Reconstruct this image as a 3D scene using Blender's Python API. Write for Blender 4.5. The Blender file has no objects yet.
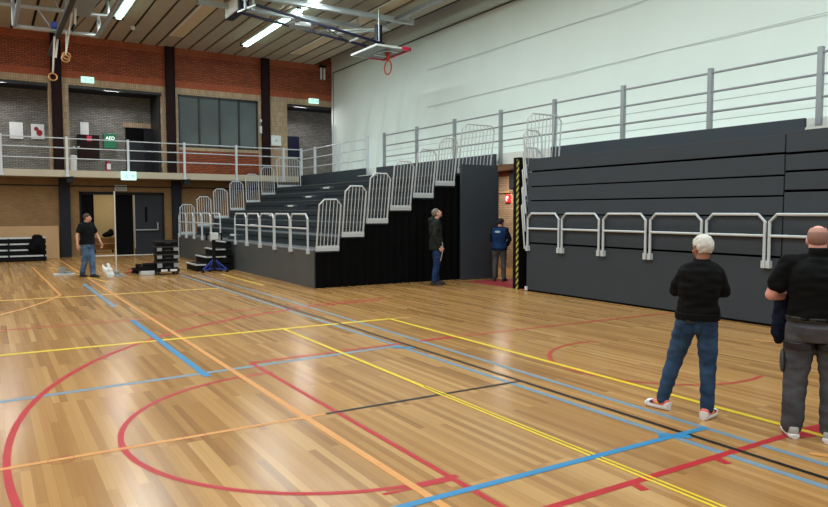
import bpy, bmesh, math, random
from mathutils import Vector, Matrix, noise
random.seed(7)
PI = math.pi
sc = bpy.context.scene
COL = sc.collection
R = math.radians

# ------------------------------------------------------------------ materials
def lin(c):
    out = []
    for v in c:
        v /= 255.0
        out.append(v / 12.92 if v <= .04045 else ((v + .055) / 1.055) ** 2.4)
    return (*out, 1.0)
class NT:
    def __init__(s, name):
        s.m = bpy.data.materials.new(name); s.m.use_nodes = True
        s.t = s.m.node_tree; s.n = s.t.nodes; s.b = s.n['Principled BSDF']
    def add(s, kind, **kw):
        n = s.n.new(kind)
        for k, v in kw.items():
            if hasattr(n, k) and not k[0].isupper(): setattr(n, k, v)
            else: n.inputs[k.replace('_', ' ')].default_value = v
        return n
    def link(s, a, b): s.t.links.new(a, b)
def plain(name, c, rough=.6, metal=0.0, var=.10, vscale=6.0, spec=.5, bump=0.0):
    """solid colour with a soft noise variation"""
    t = NT(name); col = lin(c)
    geo = t.add('ShaderNodeTexCoord')
    nz = t.add('ShaderNodeTexNoise', Scale=vscale, Detail=3.0)
    t.link(geo.outputs['Object'], nz.inputs['Vector'])
    mx = t.add('ShaderNodeMix', data_type='RGBA')
    t.link(nz.outputs['Fac'], mx.inputs['Factor'])
    mx.inputs[6].default_value = (*[v * (1 - var) for v in col[:3]], 1)
    mx.inputs[7].default_value = (*[min(1, v * (1 + var)) for v in col[:3]], 1)
    t.link(mx.outputs[2], t.b.inputs['Base Color'])
    t.b.inputs['Roughness'].default_value = rough; t.b.inputs['Metallic'].default_value = metal
    t.b.inputs['Specular IOR Level'].default_value = spec
    if bump:
        bp = t.add('ShaderNodeBump', Strength=bump, Distance=.01)
        n2 = t.add('ShaderNodeTexNoise', Scale=vscale * 8, Detail=4.0)
        t.link(geo.outputs['Object'], n2.inputs['Vector'])
        t.link(n2.outputs['Fac'], bp.inputs['Height']); t.link(bp.outputs['Normal'], t.b.inputs['Normal'])
    return t.m
def glow(name, c, strength):
    t = NT(name); t.b.inputs['Base Color'].default_value = lin(c)
    t.b.inputs['Emission Color'].default_value = lin(c); t.b.inputs['Emission Strength'].default_value = strength
    return t.m
def brick(name, c1, c2, mort, axis='X', bw=.23, rh=.075, ms=.012, rough=.85, bias=0.0):
    t = NT(name)
    g = t.add('ShaderNodeNewGeometry'); s = t.add('ShaderNodeSeparateXYZ'); c = t.add('ShaderNodeCombineXYZ')
    t.link(g.outputs['Position'], s.inputs[0]); t.link(s.outputs[axis], c.inputs['X']); t.link(s.outputs['Z'], c.inputs['Y'])
    b = t.add('ShaderNodeTexBrick', Scale=1.0)
    b.inputs['Color1'].default_value = lin(c1); b.inputs['Color2'].default_value = lin(c2); b.inputs['Mortar'].default_value = lin(mort)
    b.inputs['Mortar Size'].default_value = ms; b.inputs['Brick Width'].default_value = bw; b.inputs['Row Height'].default_value = rh
    b.inputs['Bias'].default_value = bias
    t.link(c.outputs[0], b.inputs['Vector'])
    nz = t.add('ShaderNodeTexNoise', Scale=1.3, Detail=5.0); t.link(g.outputs['Position'], nz.inputs['Vector'])
    mr = t.add('ShaderNodeMapRange'); mr.inputs['To Min'].default_value = .72; mr.inputs['To Max'].default_value = 1.25
    t.link(nz.outputs['Fac'], mr.inputs['Value'])
    mx = t.add('ShaderNodeMix', data_type='RGBA', blend_type='MULTIPLY'); mx.inputs['Factor'].default_value = 1
    t.link(b.outputs['Color'], mx.inputs[6]); t.link(mr.outputs[0], mx.inputs[7])
    t.link(mx.outputs[2], t.b.inputs['Base Color'])
    t.b.inputs['Roughness'].default_value = rough
    bp = t.add('ShaderNodeBump', Strength=.4, Distance=.01); t.link(b.outputs['Fac'], bp.inputs['Height']); bp.invert = True
    t.link(bp.outputs['Normal'], t.b.inputs['Normal'])
    return t.m
def wood_floor():
    t = NT('strip_wood_floor')
    g = t.add('ShaderNodeNewGeometry'); s = t.add('ShaderNodeSeparateXYZ'); c = t.add('ShaderNodeCombineXYZ')
    t.link(g.outputs['Position'], s.inputs[0]); t.link(s.outputs['Y'], c.inputs['X']); t.link(s.outputs['X'], c.inputs['Y'])
    b = t.add('ShaderNodeTexBrick', Scale=1.0, offset=.37, offset_frequency=3)
    b.inputs['Color1'].default_value = (0, 0, 0, 1); b.inputs['Color2'].default_value = (1, 1, 1, 1); b.inputs['Mortar'].default_value = (.1, .1, .1, 1)
    b.inputs['Mortar Size'].default_value = .0012; b.inputs['Brick Width'].default_value = 1.9; b.inputs['Row Height'].default_value = .07
    t.link(c.outputs[0], b.inputs['Vector'])
    mp = t.add('ShaderNodeMapping'); mp.inputs['Scale'].default_value = (15, .25, 1)
    t.link(g.outputs['Position'], mp.inputs['Vector'])
    gr = t.add('ShaderNodeTexNoise', Scale=2.2, Detail=3.5); t.link(mp.outputs[0], gr.inputs['Vector'])
    ad = t.add('ShaderNodeMath', operation='MULTIPLY_ADD'); ad.inputs[1].default_value = .24; ad.inputs[2].default_value = .07
    t.link(gr.outputs['Fac'], ad.inputs[0])
    ad2 = t.add('ShaderNodeMath', operation='MULTIPLY_ADD'); ad2.inputs[1].default_value = .62
    t.link(b.outputs['Color'], ad2.inputs[0]); t.link(ad.outputs[0], ad2.inputs[2])
    cr = t.add('ShaderNodeValToRGB'); e = cr.color_ramp.elements
    e[0].position = .08; e[0].color = lin((122, 84, 46)); e[1].position = .95; e[1].color = lin((206, 166, 112))
    for p, cc in ((.25, (158, 114, 66)), (.5, (172, 127, 76)), (.75, (186, 142, 88))):
        q = e.new(p); q.color = lin(cc)
    t.link(ad2.outputs[0], cr.inputs['Fac'])
    big = t.add('ShaderNodeTexNoise', Scale=.35, Detail=2.0); t.link(g.outputs['Position'], big.inputs['Vector'])
    mr = t.add('ShaderNodeMapRange'); mr.inputs['To Min'].default_value = .82; mr.inputs['To Max'].default_value = 1.15
    t.link(big.outputs['Fac'], mr.inputs['Value'])
    mx = t.add('ShaderNodeMix', data_type='RGBA', blend_type='MULTIPLY'); mx.inputs['Factor'].default_value = 1
    t.link(cr.outputs[0], mx.inputs[6]); t.link(mr.outputs[0], mx.inputs[7]); t.link(mx.outputs[2], t.b.inputs['Base Color'])
    rr = t.add('ShaderNodeMapRange'); rr.inputs['To Min'].default_value = .17; rr.inputs['To Max'].default_value = .27
    t.link(gr.outputs['Fac'], rr.inputs['Value']); t.link(rr.outputs[0], t.b.inputs['Roughness'])
    t.b.inputs['Specular IOR Level'].default_value = .36
    bp = t.add('ShaderNodeBump', Strength=.03, Distance=.003); t.link(gr.outputs['Fac'], bp.inputs['Height']); t.link(bp.outputs['Normal'], t.b.inputs['Normal'])
    return t.m
def hazard():
    t = NT('yellow_black_hazard_tape')
    g = t.add('ShaderNodeNewGeometry'); s = t.add('ShaderNodeSeparateXYZ'); t.link(g.outputs['Position'], s.inputs[0])
    a = t.add('ShaderNodeMath', operation='MULTIPLY_ADD'); a.inputs[1].default_value = 1.1; t.link(s.outputs['Y'], a.inputs[0]); t.link(s.outputs['Z'], a.inputs[2])
    m = t.add('ShaderNodeMath', operation='MODULO'); m.inputs[1].default_value = .15; t.link(a.outputs[0], m.inputs[0])
    k = t.add('ShaderNodeMath', operation='GREATER_THAN'); k.inputs[1].default_value = .075; t.link(m.outputs[0], k.inputs[0])
    mx = t.add('ShaderNodeMix', data_type='RGBA'); t.link(k.outputs[0], mx.inputs['Factor'])
    mx.inputs[6].default_value = lin((25, 25, 22)); mx.inputs[7].default_value = lin((196, 188, 84)); t.link(mx.outputs[2], t.b.inputs['Base Color'])
    return t.m
def denim(name, c1, c2, scale=5.0):
    t = NT(name); g = t.add('ShaderNodeTexCoord'); nz = t.add('ShaderNodeTexNoise', Scale=scale, Detail=5.0)
    t.link(g.outputs['Object'], nz.inputs['Vector'])
    cr = t.add('ShaderNodeValToRGB'); cr.color_ramp.elements[0].position = .36; cr.color_ramp.elements[1].position = .66
    cr.color_ramp.elements[0].color = lin(c1); cr.color_ramp.elements[1].color = lin(c2)
    t.link(nz.outputs['Fac'], cr.inputs['Fac']); t.link(cr.outputs[0], t.b.inputs['Base Color']); t.b.inputs['Roughness'].default_value = .85
    t.b.inputs['Specular IOR Level'].default_value = .2
    return t.m
M = dict(
    floor=wood_floor(),
    red_brick=brick('red_brickwork', (180, 90, 50), (142, 68, 38), (98, 54, 38), ms=.018),
    red_smooth=brick('red_soldier_brickwork', (174, 90, 56), (158, 80, 48), (140, 76, 52), bw=.08, rh=.23, ms=.008),
    tan_brick=brick('tan_brickwork', (190, 164, 132), (168, 142, 114), (142, 128, 110), bw=.085, rh=.24, ms=.01),
    low_brick=brick('brown_brickwork', (146, 112, 72), (134, 102, 64), (124, 96, 64)),
    grey_brick=brick('grey_brickwork', (142, 138, 132), (116, 112, 107), (86, 84, 80), bw=.22),
    side_brick=brick('sand_brickwork', (196, 160, 122), (166, 132, 100), (140, 120, 100), axis='Y'),
    side_red=brick('red_side_brickwork', (150, 60, 40), (126, 48, 32), (110, 70, 56), axis='Y', bw=.08, rh=.23),
    concrete=plain('pale_concrete', (190, 178, 156), .8, var=.14, vscale=1.5, bump=.15),
    side_concrete=plain('white_concrete', (214, 214, 208), .8, var=.08, vscale=1.5),
    ceil_board=plain('ceiling_board', (172, 158, 140), .8, var=.12, vscale=1.2, bump=.1),
    ceil_dark=plain('ceiling_void', (22, 20, 18), .9),
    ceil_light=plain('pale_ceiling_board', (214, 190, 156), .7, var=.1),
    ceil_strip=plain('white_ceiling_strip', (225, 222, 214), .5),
    column=plain('dark_brown_steel', (38, 21, 23), .75, spec=.15, var=.2, vscale=3),
    column_grey=plain('dark_slate_steel', (38, 39, 46), .75, spec=.15, var=.12, vscale=3),
    curtain=plain('white_sheet_fabric', (230, 239, 236), .75, var=.05, vscale=.5, spec=.2),
    seam=plain('grey_seam', (178, 188, 186), .8),
    cord=plain('dark_cord', (52, 56, 56), .7),
    grey_panel=plain('charcoal_panel', (57, 63, 70), .6, spec=.3, var=.07, vscale=2.5),
    grey_panel2=plain('dark_slate_panel', (78, 83, 84), .5, var=.10, vscale=2),
    tier=plain('charcoal_deck', (50, 58, 64), .6, spec=.3, var=.12, vscale=3),
    nose=plain('grey_nosing', (112, 118, 120), .5),
    gap=plain('black_void', (8, 8, 9), .9, spec=.1),
    drape=plain('black_drape', (10, 10, 11), .95, spec=.08, vscale=2),
    rail=plain('pale_grey_powder_coat', (192, 197, 200), .4, var=.05),
    rail_dim=plain('galvanised_steel', (150, 154, 158), .4, metal=.4, var=.1),
    balc_rail=plain('white_grey_painted_rail', (204, 208, 214), .4, var=.05),
    hazard=hazard(),
    door=plain('dark_grey_door', (40, 42, 47), .6, spec=.25, var=.1, vscale=1.5),
    door_dark=plain('black_door', (9, 9, 12), .8, spec=.1, var=.1),
    frame=plain('dark_door_frame', (28, 26, 27), .7, spec=.2),
    steel=plain('brushed_steel', (170, 172, 172), .35, metal=.6),
    glass=plain('dim_window_glass', (86, 96, 98), .08, var=.35, vscale=.7, spec=.8),
    pane_frame=plain('black_window_frame', (28, 29, 32), .5),
    white=plain('white_paint', (226, 228, 228), .5),
    paper=plain('white_paper', (225, 226, 228), .8),
    mint=glow('mint_lit_sign', (190, 236, 222), .9),
    sign_white=glow('white_sign_symbol', (235, 250, 245), 1.1),
    sign_green=plain('green_sign', (16, 112, 74), .5),
    green_lit=glow('green_sign_symbol', (120, 205, 175), .7),
    red_sign=glow('red_sign', (230, 34, 44), .5),
    tan_board=plain('bare_plywood', (186, 146, 104), .7, var=.1, vscale=1.5),
    black=plain('matt_black', (10, 10, 12), .8, spec=.2),
    black_cloth=plain('black_cloth', (11, 11, 13), .9, spec=.15),
    white_edge=plain('white_edge_trim', (196, 200, 200), .5),
    navy=plain('navy_paint', (14, 14, 46), .5, spec=.3),
    blue=plain('bright_blue_paint', (34, 62, 150), .4),
    orange=plain('orange_rim', (214, 76, 34), .4),
    pink=plain('crimson_padding', (206, 40, 76), .5),
    glassboard=plain('grey_clear_backboard', (74, 71, 66), .3, var=.1),
    tube_lit=glow('fluorescent_tube', (205, 255, 236), 8.0),
    fixture=plain('white_light_housing', (205, 215, 210), .4),
    mat_red=plain('dark_red_mat', (150, 36, 44), .8),
    skin=plain('fair_skin', (204, 152, 130), .55, var=.08, vscale=14),
    skin_pink=plain('pink_skin', (220, 158, 142), .55, var=.08, vscale=14),
    skin_brown=plain('tanned_skin', (150, 98, 70), .55, var=.08, vscale=14),
    eye=plain('dark_eye', (24, 18, 16), .2),
    white_hair=plain('white_hair', (212, 209, 200), .8, var=.22, vscale=40, bump=.5),
    grey_hair=plain('greying_hair', (118, 106, 98), .8, var=.3, vscale=40, bump=.5),
    stubble=plain('shaved_stubble', (146, 108, 94), .75, var=.12, vscale=60),
    stubble_fade=plain('thin_stubble', (184, 134, 118), .7, var=.1, vscale=60),
    dark_hair=plain('dark_brown_hair', (34, 27, 24), .8, var=.3, vscale=40, bump=.5),
    brown_hair=plain('short_brown_hair', (74, 54, 42), .8, var=.3, vscale=40, bump=.5),
    sweater=plain('black_sweatshirt', (15, 15, 16), .9, spec=.15, bump=.2),
    polo=plain('black_polo_shirt', (13, 14, 15), .9, spec=.15, bump=.2),
    vest=plain('black_work_shirt', (18, 19, 23), .9, spec=.15),
    parka=plain('dark_olive_jacket', (36, 40, 36), .9, spec=.15, bump=.2),
    blue_vest=plain('navy_blue_vest', (24, 52, 96), .8, spec=.2),
    jeans=denim('mid_blue_denim', (36, 56, 82), (58, 84, 114)),
    jeans_pocket=denim('denim_pocket', (28, 44, 66), (42, 64, 90)),
    jeans2=denim('washed_blue_denim', (50, 74, 104), (100, 128, 158)),
    jeans3=denim('dark_blue_denim', (22, 38, 72), (40, 62, 104)),
    work=denim('dark_grey_work_cloth', (68, 69, 73), (86, 87, 91), 4.0),
    work2=denim('mid_grey_work_cloth', (74, 72, 72), (100, 98, 98), 4.0),
    belt=plain('dark_belt', (24, 22, 21), .5),
    navy_jacket=plain('navy_jacket_cloth', (20, 26, 44), .9, spec=.15, bump=.3),
    shoe_white=plain('white_trainer', (226, 222, 220), .6),
    shoe_coral=plain('coral_trainer', (232, 116, 100), .6),
    shoe_yellow=plain('yellow_trainer_panel', (232, 170, 40), .6),
    shoe_navy=plain('navy_trainer_panel', (40, 40, 70), .6),
    shoe_grey=plain('pale_grey_trainer', (176, 174, 170), .6),
    shoe_dark=plain('dark_shoe', (34, 32, 32), .6),
    strap=plain('pale_webbing', (206, 200, 188), .8),
    ring_wood=plain('wooden_ring', (206, 150, 92), .5),
    ochre=plain('ochre_crate', (142, 104, 44), .7),
    room_wall=plain('cream_room_wall', (186, 164, 116), .8),
    l_red=plain('red_court_paint', (176, 36, 44), .42, spec=.25, var=.12, vscale=3),
    l_red2=plain('faded_red_court_paint', (170, 72, 56), .42, spec=.25, var=.12, vscale=3),
    l_orange=plain('orange_court_paint', (210, 146, 82), .42, spec=.25, var=.08, vscale=3),
    l_yellow=plain('yellow_court_paint', (224, 194, 48), .42, spec=.25, var=.08, vscale=3),
    l_yellow2=plain('faded_yellow_court_paint', (216, 176, 76), .42, spec=.25, var=.1, vscale=3),
    l_blue=plain('blue_court_paint', (52, 128, 174), .42, spec=.25, var=.08, vscale=3),
    l_lblue=plain('pale_blue_court_paint', (112, 138, 156), .42, spec=.25, var=.1, vscale=3),
    l_black=plain('black_court_paint', (24, 22, 22), .42, spec=.25, var=.1, vscale=3),
)

# ------------------------------------------------------------------ mesh helpers
def wl(o):
    v = Vector((0, 0, 0))
    while o is not None: v = v + o.location; o = o.parent
    return v
class MB:
    def __init__(s): s.v = []; s.f = []
    def pts(s, vs, fs):
        n = len(s.v); s.v += [Vector(p) for p in vs]; s.f += [[n + i for i in q] for q in fs]; return s
    def box(s, x0, x1, y0, y1, z0, z1):
        return s.pts([(x0,y0,z0),(x1,y0,z0),(x1,y1,z0),(x0,y1,z0),(x0,y0,z1),(x1,y0,z1),(x1,y1,z1),(x0,y1,z1)],
                     [(0,3,2,1),(4,5,6,7),(0,1,5,4),(1,2,6,5),(2,3,7,6),(3,0,4,7)])
    def beam(s, a, b, w, h=None, up=(0, 0, 1)):
        a = Vector(a); b = Vector(b); h = h or w; d = (b - a).normalized(); u = Vector(up)
        if abs(d.dot(u)) > .98: u = Vector((0, 1, 0))
        r = d.cross(u).normalized() * w / 2; u = r.cross(d).normalized() * h / 2
        vs = [p + i * r + j * u for p in (a, b) for i, j in ((-1,-1),(1,-1),(1,1),(-1,1))]
        return s.pts(vs, [(0,1,2,3),(7,6,5,4),(0,4,5,1),(1,5,6,2),(2,6,7,3),(3,7,4,0)])
    def rings(s, rs, closed=False, caps=True):
        n = len(rs[0]); base = len(s.v)
        for r in rs: s.v += [Vector(p) for p in r]
        m = len(rs)
        for i in range(m if closed else m - 1):
            j = (i + 1) % m
            for k in range(n):
                l = (k + 1) % n
                s.f.append([base + i*n + k, base + i*n + l, base + j*n + l, base + j*n + k])
        if caps and not closed:
            s.f.append([base + k for k in range(n)][::-1]); s.f.append([base + (m-1)*n + k for k in range(n)])
        return s
    def tube(s, path, r, n=8, closed=False):
        path = [Vector(p) for p in path]; m = len(path); rs = []
        rad = r if isinstance(r, (list, tuple)) else [r] * m
        pu = None
        for i, p in enumerate(path):
            a = path[(i-1) % m] if (i > 0 or closed) else p; b = path[(i+1) % m] if (i < m-1 or closed) else p
            d = (b - a).normalized()
            u = pu if pu is not None else Vector((0, 0, 1))
            u = u - d * u.dot(d)
            if u.length < .1: u = Vector((0, 1, 0)) - d * d.y
            if u.length < .1: u = Vector((1, 0, 0)) - d * d.x
            u.normalize(); pu = u; w = d.cross(u)
            rs.append([p + rad[i] * (math.cos(2*PI*k/n + PI/n) * u + math.sin(2*PI*k/n + PI/n) * w) for k in range(n)])
        return s.rings(rs, closed)
    def lathe(s, c, prof, n=16):
        c = Vector(c)
        return s.rings([[c + Vector((r*math.cos(2*PI*k/n), r*math.sin(2*PI*k/n), z)) for k in range(n)] for r, z in prof])
    def ell(s, c, rad, rot=None, nu=14, nv=9):
        c = Vector(c); rs = []
        for i in range(nv):
            t = PI * (i + .35) / (nv - .3) if False else PI * (i + .5) / nv
            ring = []
            for k in range(nu):
                p = Vector((rad[0]*math.sin(t)*math.cos(2*PI*k/nu), rad[1]*math.sin(t)*math.sin(2*PI*k/nu), -rad[2]*math.cos(t)))
                if rot: p = rot @ p
                ring.append(c + p)
            rs.append(ring)
        return s.rings(rs)
    def build(s, name, mat, parent=None, bevel=0, smooth=False, label=None, mats=None):
        me = bpy.data.meshes.new(name)
        off = wl(parent) if parent is not None else Vector((0, 0, 0))
        me.from_pydata([tuple(p - off) for p in s.v], [], s.f); me.update()
        bm = bmesh.new(); bm.from_mesh(me); bmesh.ops.recalc_face_normals(bm, faces=bm.faces)
        if bevel: bmesh.ops.bevel(bm, geom=[e for e in bm.edges], offset=bevel, segments=2, profile=.6, affect='EDGES', clamp_overlap=True)
        bm.to_mesh(me); bm.free()
        o = bpy.data.objects.new(name, me); COL.objects.link(o)
        me.materials.append(mat)
        if smooth:
            for p in me.polygons: p.use_smooth = True
        if parent is not None: o.parent = parent
        if label: o['label'] = label
        return o
def tag(o, label, cat, group=None):
    o['label'] = label; o['category'] = cat
    if group: o['group'] = group
    return o
def thing(name, loc, label, cat, group=None):
    o = bpy.data.objects.new(name, None); o.location = loc; o.empty_display_size = .2; COL.objects.link(o)
    return tag(o, label, cat, group)
def struct(o): o['kind'] = 'structure'; return o
def kids(o): return [c for c in bpy.data.objects if c.parent == o]
def clone(o, dloc, parent):
    """copy of a part and of its sub-parts, shifted by dloc"""
    c = o.copy(); COL.objects.link(c); c.location = o.location + Vector(dloc); c.parent = parent
    for k in kids(o):
        d = k.copy(); COL.objects.link(d); d.parent = c
    return c

# ------------------------------------------------------------------ the hall
floor = struct(MB().box(-9, 15.2, -5, 36, -.2, 0).build('floor', M['floor']))
YW = 32.0
def bx(name, mat, *b, **k): return struct(MB().box(*b).build(name, M[mat], **k))
def hall():
    # ceiling: boards running along the hall with dark joints
    ce = struct(MB().box(-9, 15.6, -5, 36, 10.15, 10.3).build('ceiling', M['ceil_dark']))
    MB().box(-9, 14.03, -5, 34, 9.24, 9.27).build('ceiling_backing', M['ceil_dark'], ce)
    m = MB(); x = 5.18 - .686 * 20
    while x < 14.0:
        m.box(x + .05, min(x + .636, 14.05), -5, YW + .02, 9.16, 9.22); x += .686
    m.build('ceiling_boards', M['ceil_board'], ce)
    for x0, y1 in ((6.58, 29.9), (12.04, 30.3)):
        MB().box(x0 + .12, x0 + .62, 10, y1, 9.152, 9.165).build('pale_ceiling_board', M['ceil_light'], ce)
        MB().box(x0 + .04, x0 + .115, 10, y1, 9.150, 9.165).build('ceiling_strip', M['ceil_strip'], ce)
    bx('trim_1', 'ceil_dark', 14.0, 14.06, -5, YW, 9.14, 10.2)
    # far wall, upper storey
    w = struct(MB().box(-9, 15, YW, YW + .3, 7.72, 10.2).build('wall_back', M['red_brick']))
    MB().box(-9, 15, YW - .012, YW + .3, 7.42, 7.72).build('soldier_course', M['red_smooth'], w)
    MB().box(-9, 15, YW - .010, YW + .01, 8.86, 9.16).build('soldier_course', M['red_smooth'], w)
    MB().box(-9, 15, YW - .006, YW + .3, 7.14, 7.42).build('lintel_course', M['tan_brick'], w)
    p = MB()
    for a, b in ((-2.5, -1.2), (2.28, 3.02), (6.72, 7.42), (11.12, 12.58)): p.box(a, b, YW, YW + .3, 3.3, 7.15)
    p.build('brick_pier', M['tan_brick'], w)
    MB().box(7.42, 11.12, YW, YW + .3, 3.3, 4.66).build('window_wall', M['red_brick'], w)
    MB().box(7.42, 11.12, YW - .02, YW + .3, 4.66, 4.80).build('window_sill', M['tan_brick'], w)
    # far wall, lower storey
    w2 = struct(MB().box(-9, 3.3, YW, YW + .3, 0, 3.32).box(6.72, 15, YW, YW + .3, 0, 3.32).box(3.3, 6.72, YW, YW + .3, 2.74, 3.32).build('wall_back_lower', M['low_brick']))
    MB().box(-9, 15, YW - .05, YW, 2.95, 2.99).build('conduit', M['frame'], w2)
    # gallery behind the openings
    g = struct(MB().box(-9, 18, 34, 34.2, 3.5, 7.6).build('wall_gallery', M['grey_brick']))
    MB().box(-9, 18, YW + .3, 34.1, 7.14, 7.24).build('gallery_ceiling', M['column_grey'], g)
    MB().box(-9, 18, YW + .04, YW + .3, 7.04, 7.15).build('shutter_box', M['pane_frame'], g)
    MB().box(17.8, 18, YW + .3, 34.1, 3.5, 7.2).build('gallery_side_wall', M['grey_brick'], g)
    MB().box(6.62, 6.74, YW + .3, 34, 3.5, 7.2).build('gallery_side_wall', M['pane_frame'], g)
    MB().box(12.2, 12.3, YW + .3, 34, 3.5, 7.2).build('gallery_side_wall', M['grey_brick'], g)
    # balconies
    struct(MB().box(-9, 18, 31, 34.1, 3.30, 3.57).build('balcony_slab', M['concrete']))
    struct(MB().box(12.92, 15.0, 2, 31, 3.27, 3.60).build('side_balcony_slab', M['side_concrete']))
    # steel columns
    for i, x in enumerate((-1.78, 2.58, 7.08, 11.46)):
        c = struct(MB().box(x - .19, x + .19, YW - .16, YW, 3.57, 9.16).build('steel_column', M['column']))
        for s in (-.19, .17): MB().box(x + s, x + s + .02, YW - .19, YW - .15, 3.57, 9.16).build('flange', M['column'], c)
        if i != 3:
            struct(MB().box(x - .03, x + .37, YW - .2, YW, 0, 3.3).build('lower_steel_column', M['column_grey']))
    # window in the upper storey
    wn = struct(MB().box(7.42, 11.12, YW + .08, YW + .12, 4.8, 7.14).build('window_1', M['glass']))
    f = MB()
    for x in (7.42, 8.32, 9.25, 10.16, 11.04): f.box(x, x + .08, YW + .02, YW + .14, 4.8, 7.14)
    f.box(7.42, 11.12, YW + .02, YW + .14, 4.8, 4.87).box(7.42, 11.12, YW + .02, YW + .14, 7.06, 7.14)
    f.build('window_frame', M['pane_frame'], wn)
    # double door to the room behind
    d = struct(MB().box(3.3, 3.38, YW - .03, YW + .2, 0, 2.74).box(6.64, 6.72, YW - .03, YW + .2, 0, 2.74).box(3.3, 6.72, YW - .03, YW + .2, 2.62, 2.74).build('door_1', M['frame']))
    MB().box(3.38, 3.86, YW + .05, YW + .11, .02, 2.62).build('door_leaf', M['door_dark'], d)
    MB().box(4.66, 5.42, YW + .06, YW + .12, .02, 2.62).build('door_leaf', M['door_dark'], d)
    lf = MB().box(5.47, 6.62, YW - .0, YW + .06, .02, 2.62).build('door_leaf', M['door'], d)
    MB().beam((5.5, YW - .07, 1.1), (6.42, YW - .07, 1.1), .05).beam((6.42, YW - .07, 1.08), (6.42, YW - .07, 1.42), .05).build('push_bar', M['steel'], lf)
    MB().box(5.45, 5.49, YW - .03, YW + .01, .3, 2.6).build('edge_strip', M['steel'], lf)
    MB().box(5.9, 6.0, YW - .012, YW, 1.45, 2.1).build('wired_glass', M['door_dark'], lf)
    MB().box(3.3, 6.72, YW - .12, YW + .3, 0, .02).build('door_sill', M['side_concrete'], d)
    # the room seen through the open leaf
    r = struct(MB().box(1.5, 9.0, 35.8, 36, 0, 3.3).build('wall_room', M['room_wall']))
    MB().box(1.5, 1.6, YW + .3, 35.9, 0, 3.3).box(8.9, 9, YW + .3, 35.9, 0, 3.3).build('room_side_wall', M['room_wall'], r)
    # gallery door
    gd = struct(MB().box(5.5, 6.6, 33.94, 33.99, 3.57, 5.75).build('door_2', M['door_dark']))
    MB().box(6.3, 6.62, 33.86, 33.92, 3.57, 5.72).build('door_leaf', M['column_grey'], gd)
    MB().box(5.5, 6.3, 33.9, 33.94, 3.57, 5.1).build('door_leaf', M['door'], gd)
    MB().box(5.42, 6.66, 33.95, 33.99, 5.75, 5.98).build('door_lintel', M['tan_brick'], gd)
    # side wall under the side balcony, with the white sheet above it
    s = struct(MB().box(15.0, 15.3, -5, YW, 0, 3.08).build('wall_right', M['side_brick']))
    MB().box(14.99, 15.3, 10, YW, 3.08, 3.28).build('lintel_course', M['side_red'], s)
    struct(MB().box(15.08, 15.3, -5, YW, 3.28, 10.2).build('wall_right_upper', M['curtain']))
    MB().box(14.94, 15.0, 18.0, 20, 2.52, 2.58).build('conduit', M['tan_board'], s)
    struct(MB().box(10.98, 14.9, 12.4, 15.0, .001, .006).build('red_floor_covering', M['mat_red']))
    struct(MB().box(-9, -8.8, -5, YW, 0, 9.3).build('wall_left', M['low_brick']))
hall()

# white sheet hung on the side wall
def sheet():
    root = thing('wall_curtain', (14.95, 14, 3.6), 'huge white fabric sheet hung over the upper right wall above the side balcony', 'curtain')
    m = MB(); ny, nz = 260, 44; y0, y1, z0, z1 = -5.0, 31.95, 3.6, 10.15
    vs = []
    for j in range(nz + 1):
        for i in range(ny + 1):
            y = y0 + (y1 - y0) * i / ny; z = z0 + (z1 - z0) * j / nz
            k = max(0, min(1, (y - 21) / 8)) * max(0, min(1, (7.6 - z) / 2.5))
            k *= max(0, min(1, (31.9 - y) / 2.0))
            x = 14.97 - .11 * k * (1 + math.sin(y * 4.6 + .9 * math.sin(z * 1.7) + z * 1.3)) - .06 * k * (1 + math.sin(y * 9 + z * 2.6))
            x -= .02 * (1 + math.sin(y * .9 + z * 1.6)) + .012 * (1 + math.sin(y * 2.3 - z * 1.1))
            vs.append((x, y, z))
    fs = [(j*(ny+1)+i, j*(ny+1)+i+1, (j+1)*(ny+1)+i+1, (j+1)*(ny+1)+i) for j in range(nz) for i in range(ny)]
    m.pts(vs, fs).build('sheet', M['curtain'], root, smooth=True)
    for z in (6.0, 7.43): MB().beam((14.893, -5, z), (14.893, 23, z), .006, .016).build('seam', M['seam'], root)
    MB().tube([(14.9, 31.68, 5.6), (14.9, 31.68, 8.8), (14.9, -5, 8.8)], .025, 6).build('edge_cord', M['cord'], root)
    # strut at the far end of the sheet
    MB().tube([(14.8, 31.5, 3.6), (14.8, 31.5, 6.2)], .06, 8).build('corner_post', M['balc_rail'], root)
sheet()

# ------------------------------------------------------------------ court markings (paint on the floor: parts of the floor)
LZ = [0.0008]
def line(mat, a, b, w, lab):
    LZ[0] += .00006; z = LZ[0]
    a = Vector((*a, z)); b = Vector((*b, z)); d = (b - a).normalized(); n = Vector((-d.y, d.x, 0)) * w / 2
    MB().pts([a - n, b - n, b + n, a + n], [(0, 1, 2, 3)]).build('court_line', M[mat], floor, label=lab)
def arc(mat, c, r, a0, a1, w, lab, n=72):
    LZ[0] += .00006; z = LZ[0]; vs = []; 
    for i in range(n + 1):
        t = R(a0 + (a1 - a0) * i / n)
        yy = c[1] + r * math.sin(t); ww = w * (1 + .11 * max(0, yy - 6.5))
        for q in (r - ww/2, r + ww/2): vs.append((c[0] + q * math.cos(t), c[1] + q * math.sin(t), z))
    MB().pts(vs, [(2*i, 2*i+1, 2*i+3, 2*i+2) for i in range(n)]).build('court_line', M[mat], floor, label=lab)
def poly(mat, pts, w, lab):
    for a, b in zip(pts, pts[1:]): line(mat, a, b, w, lab)
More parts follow.
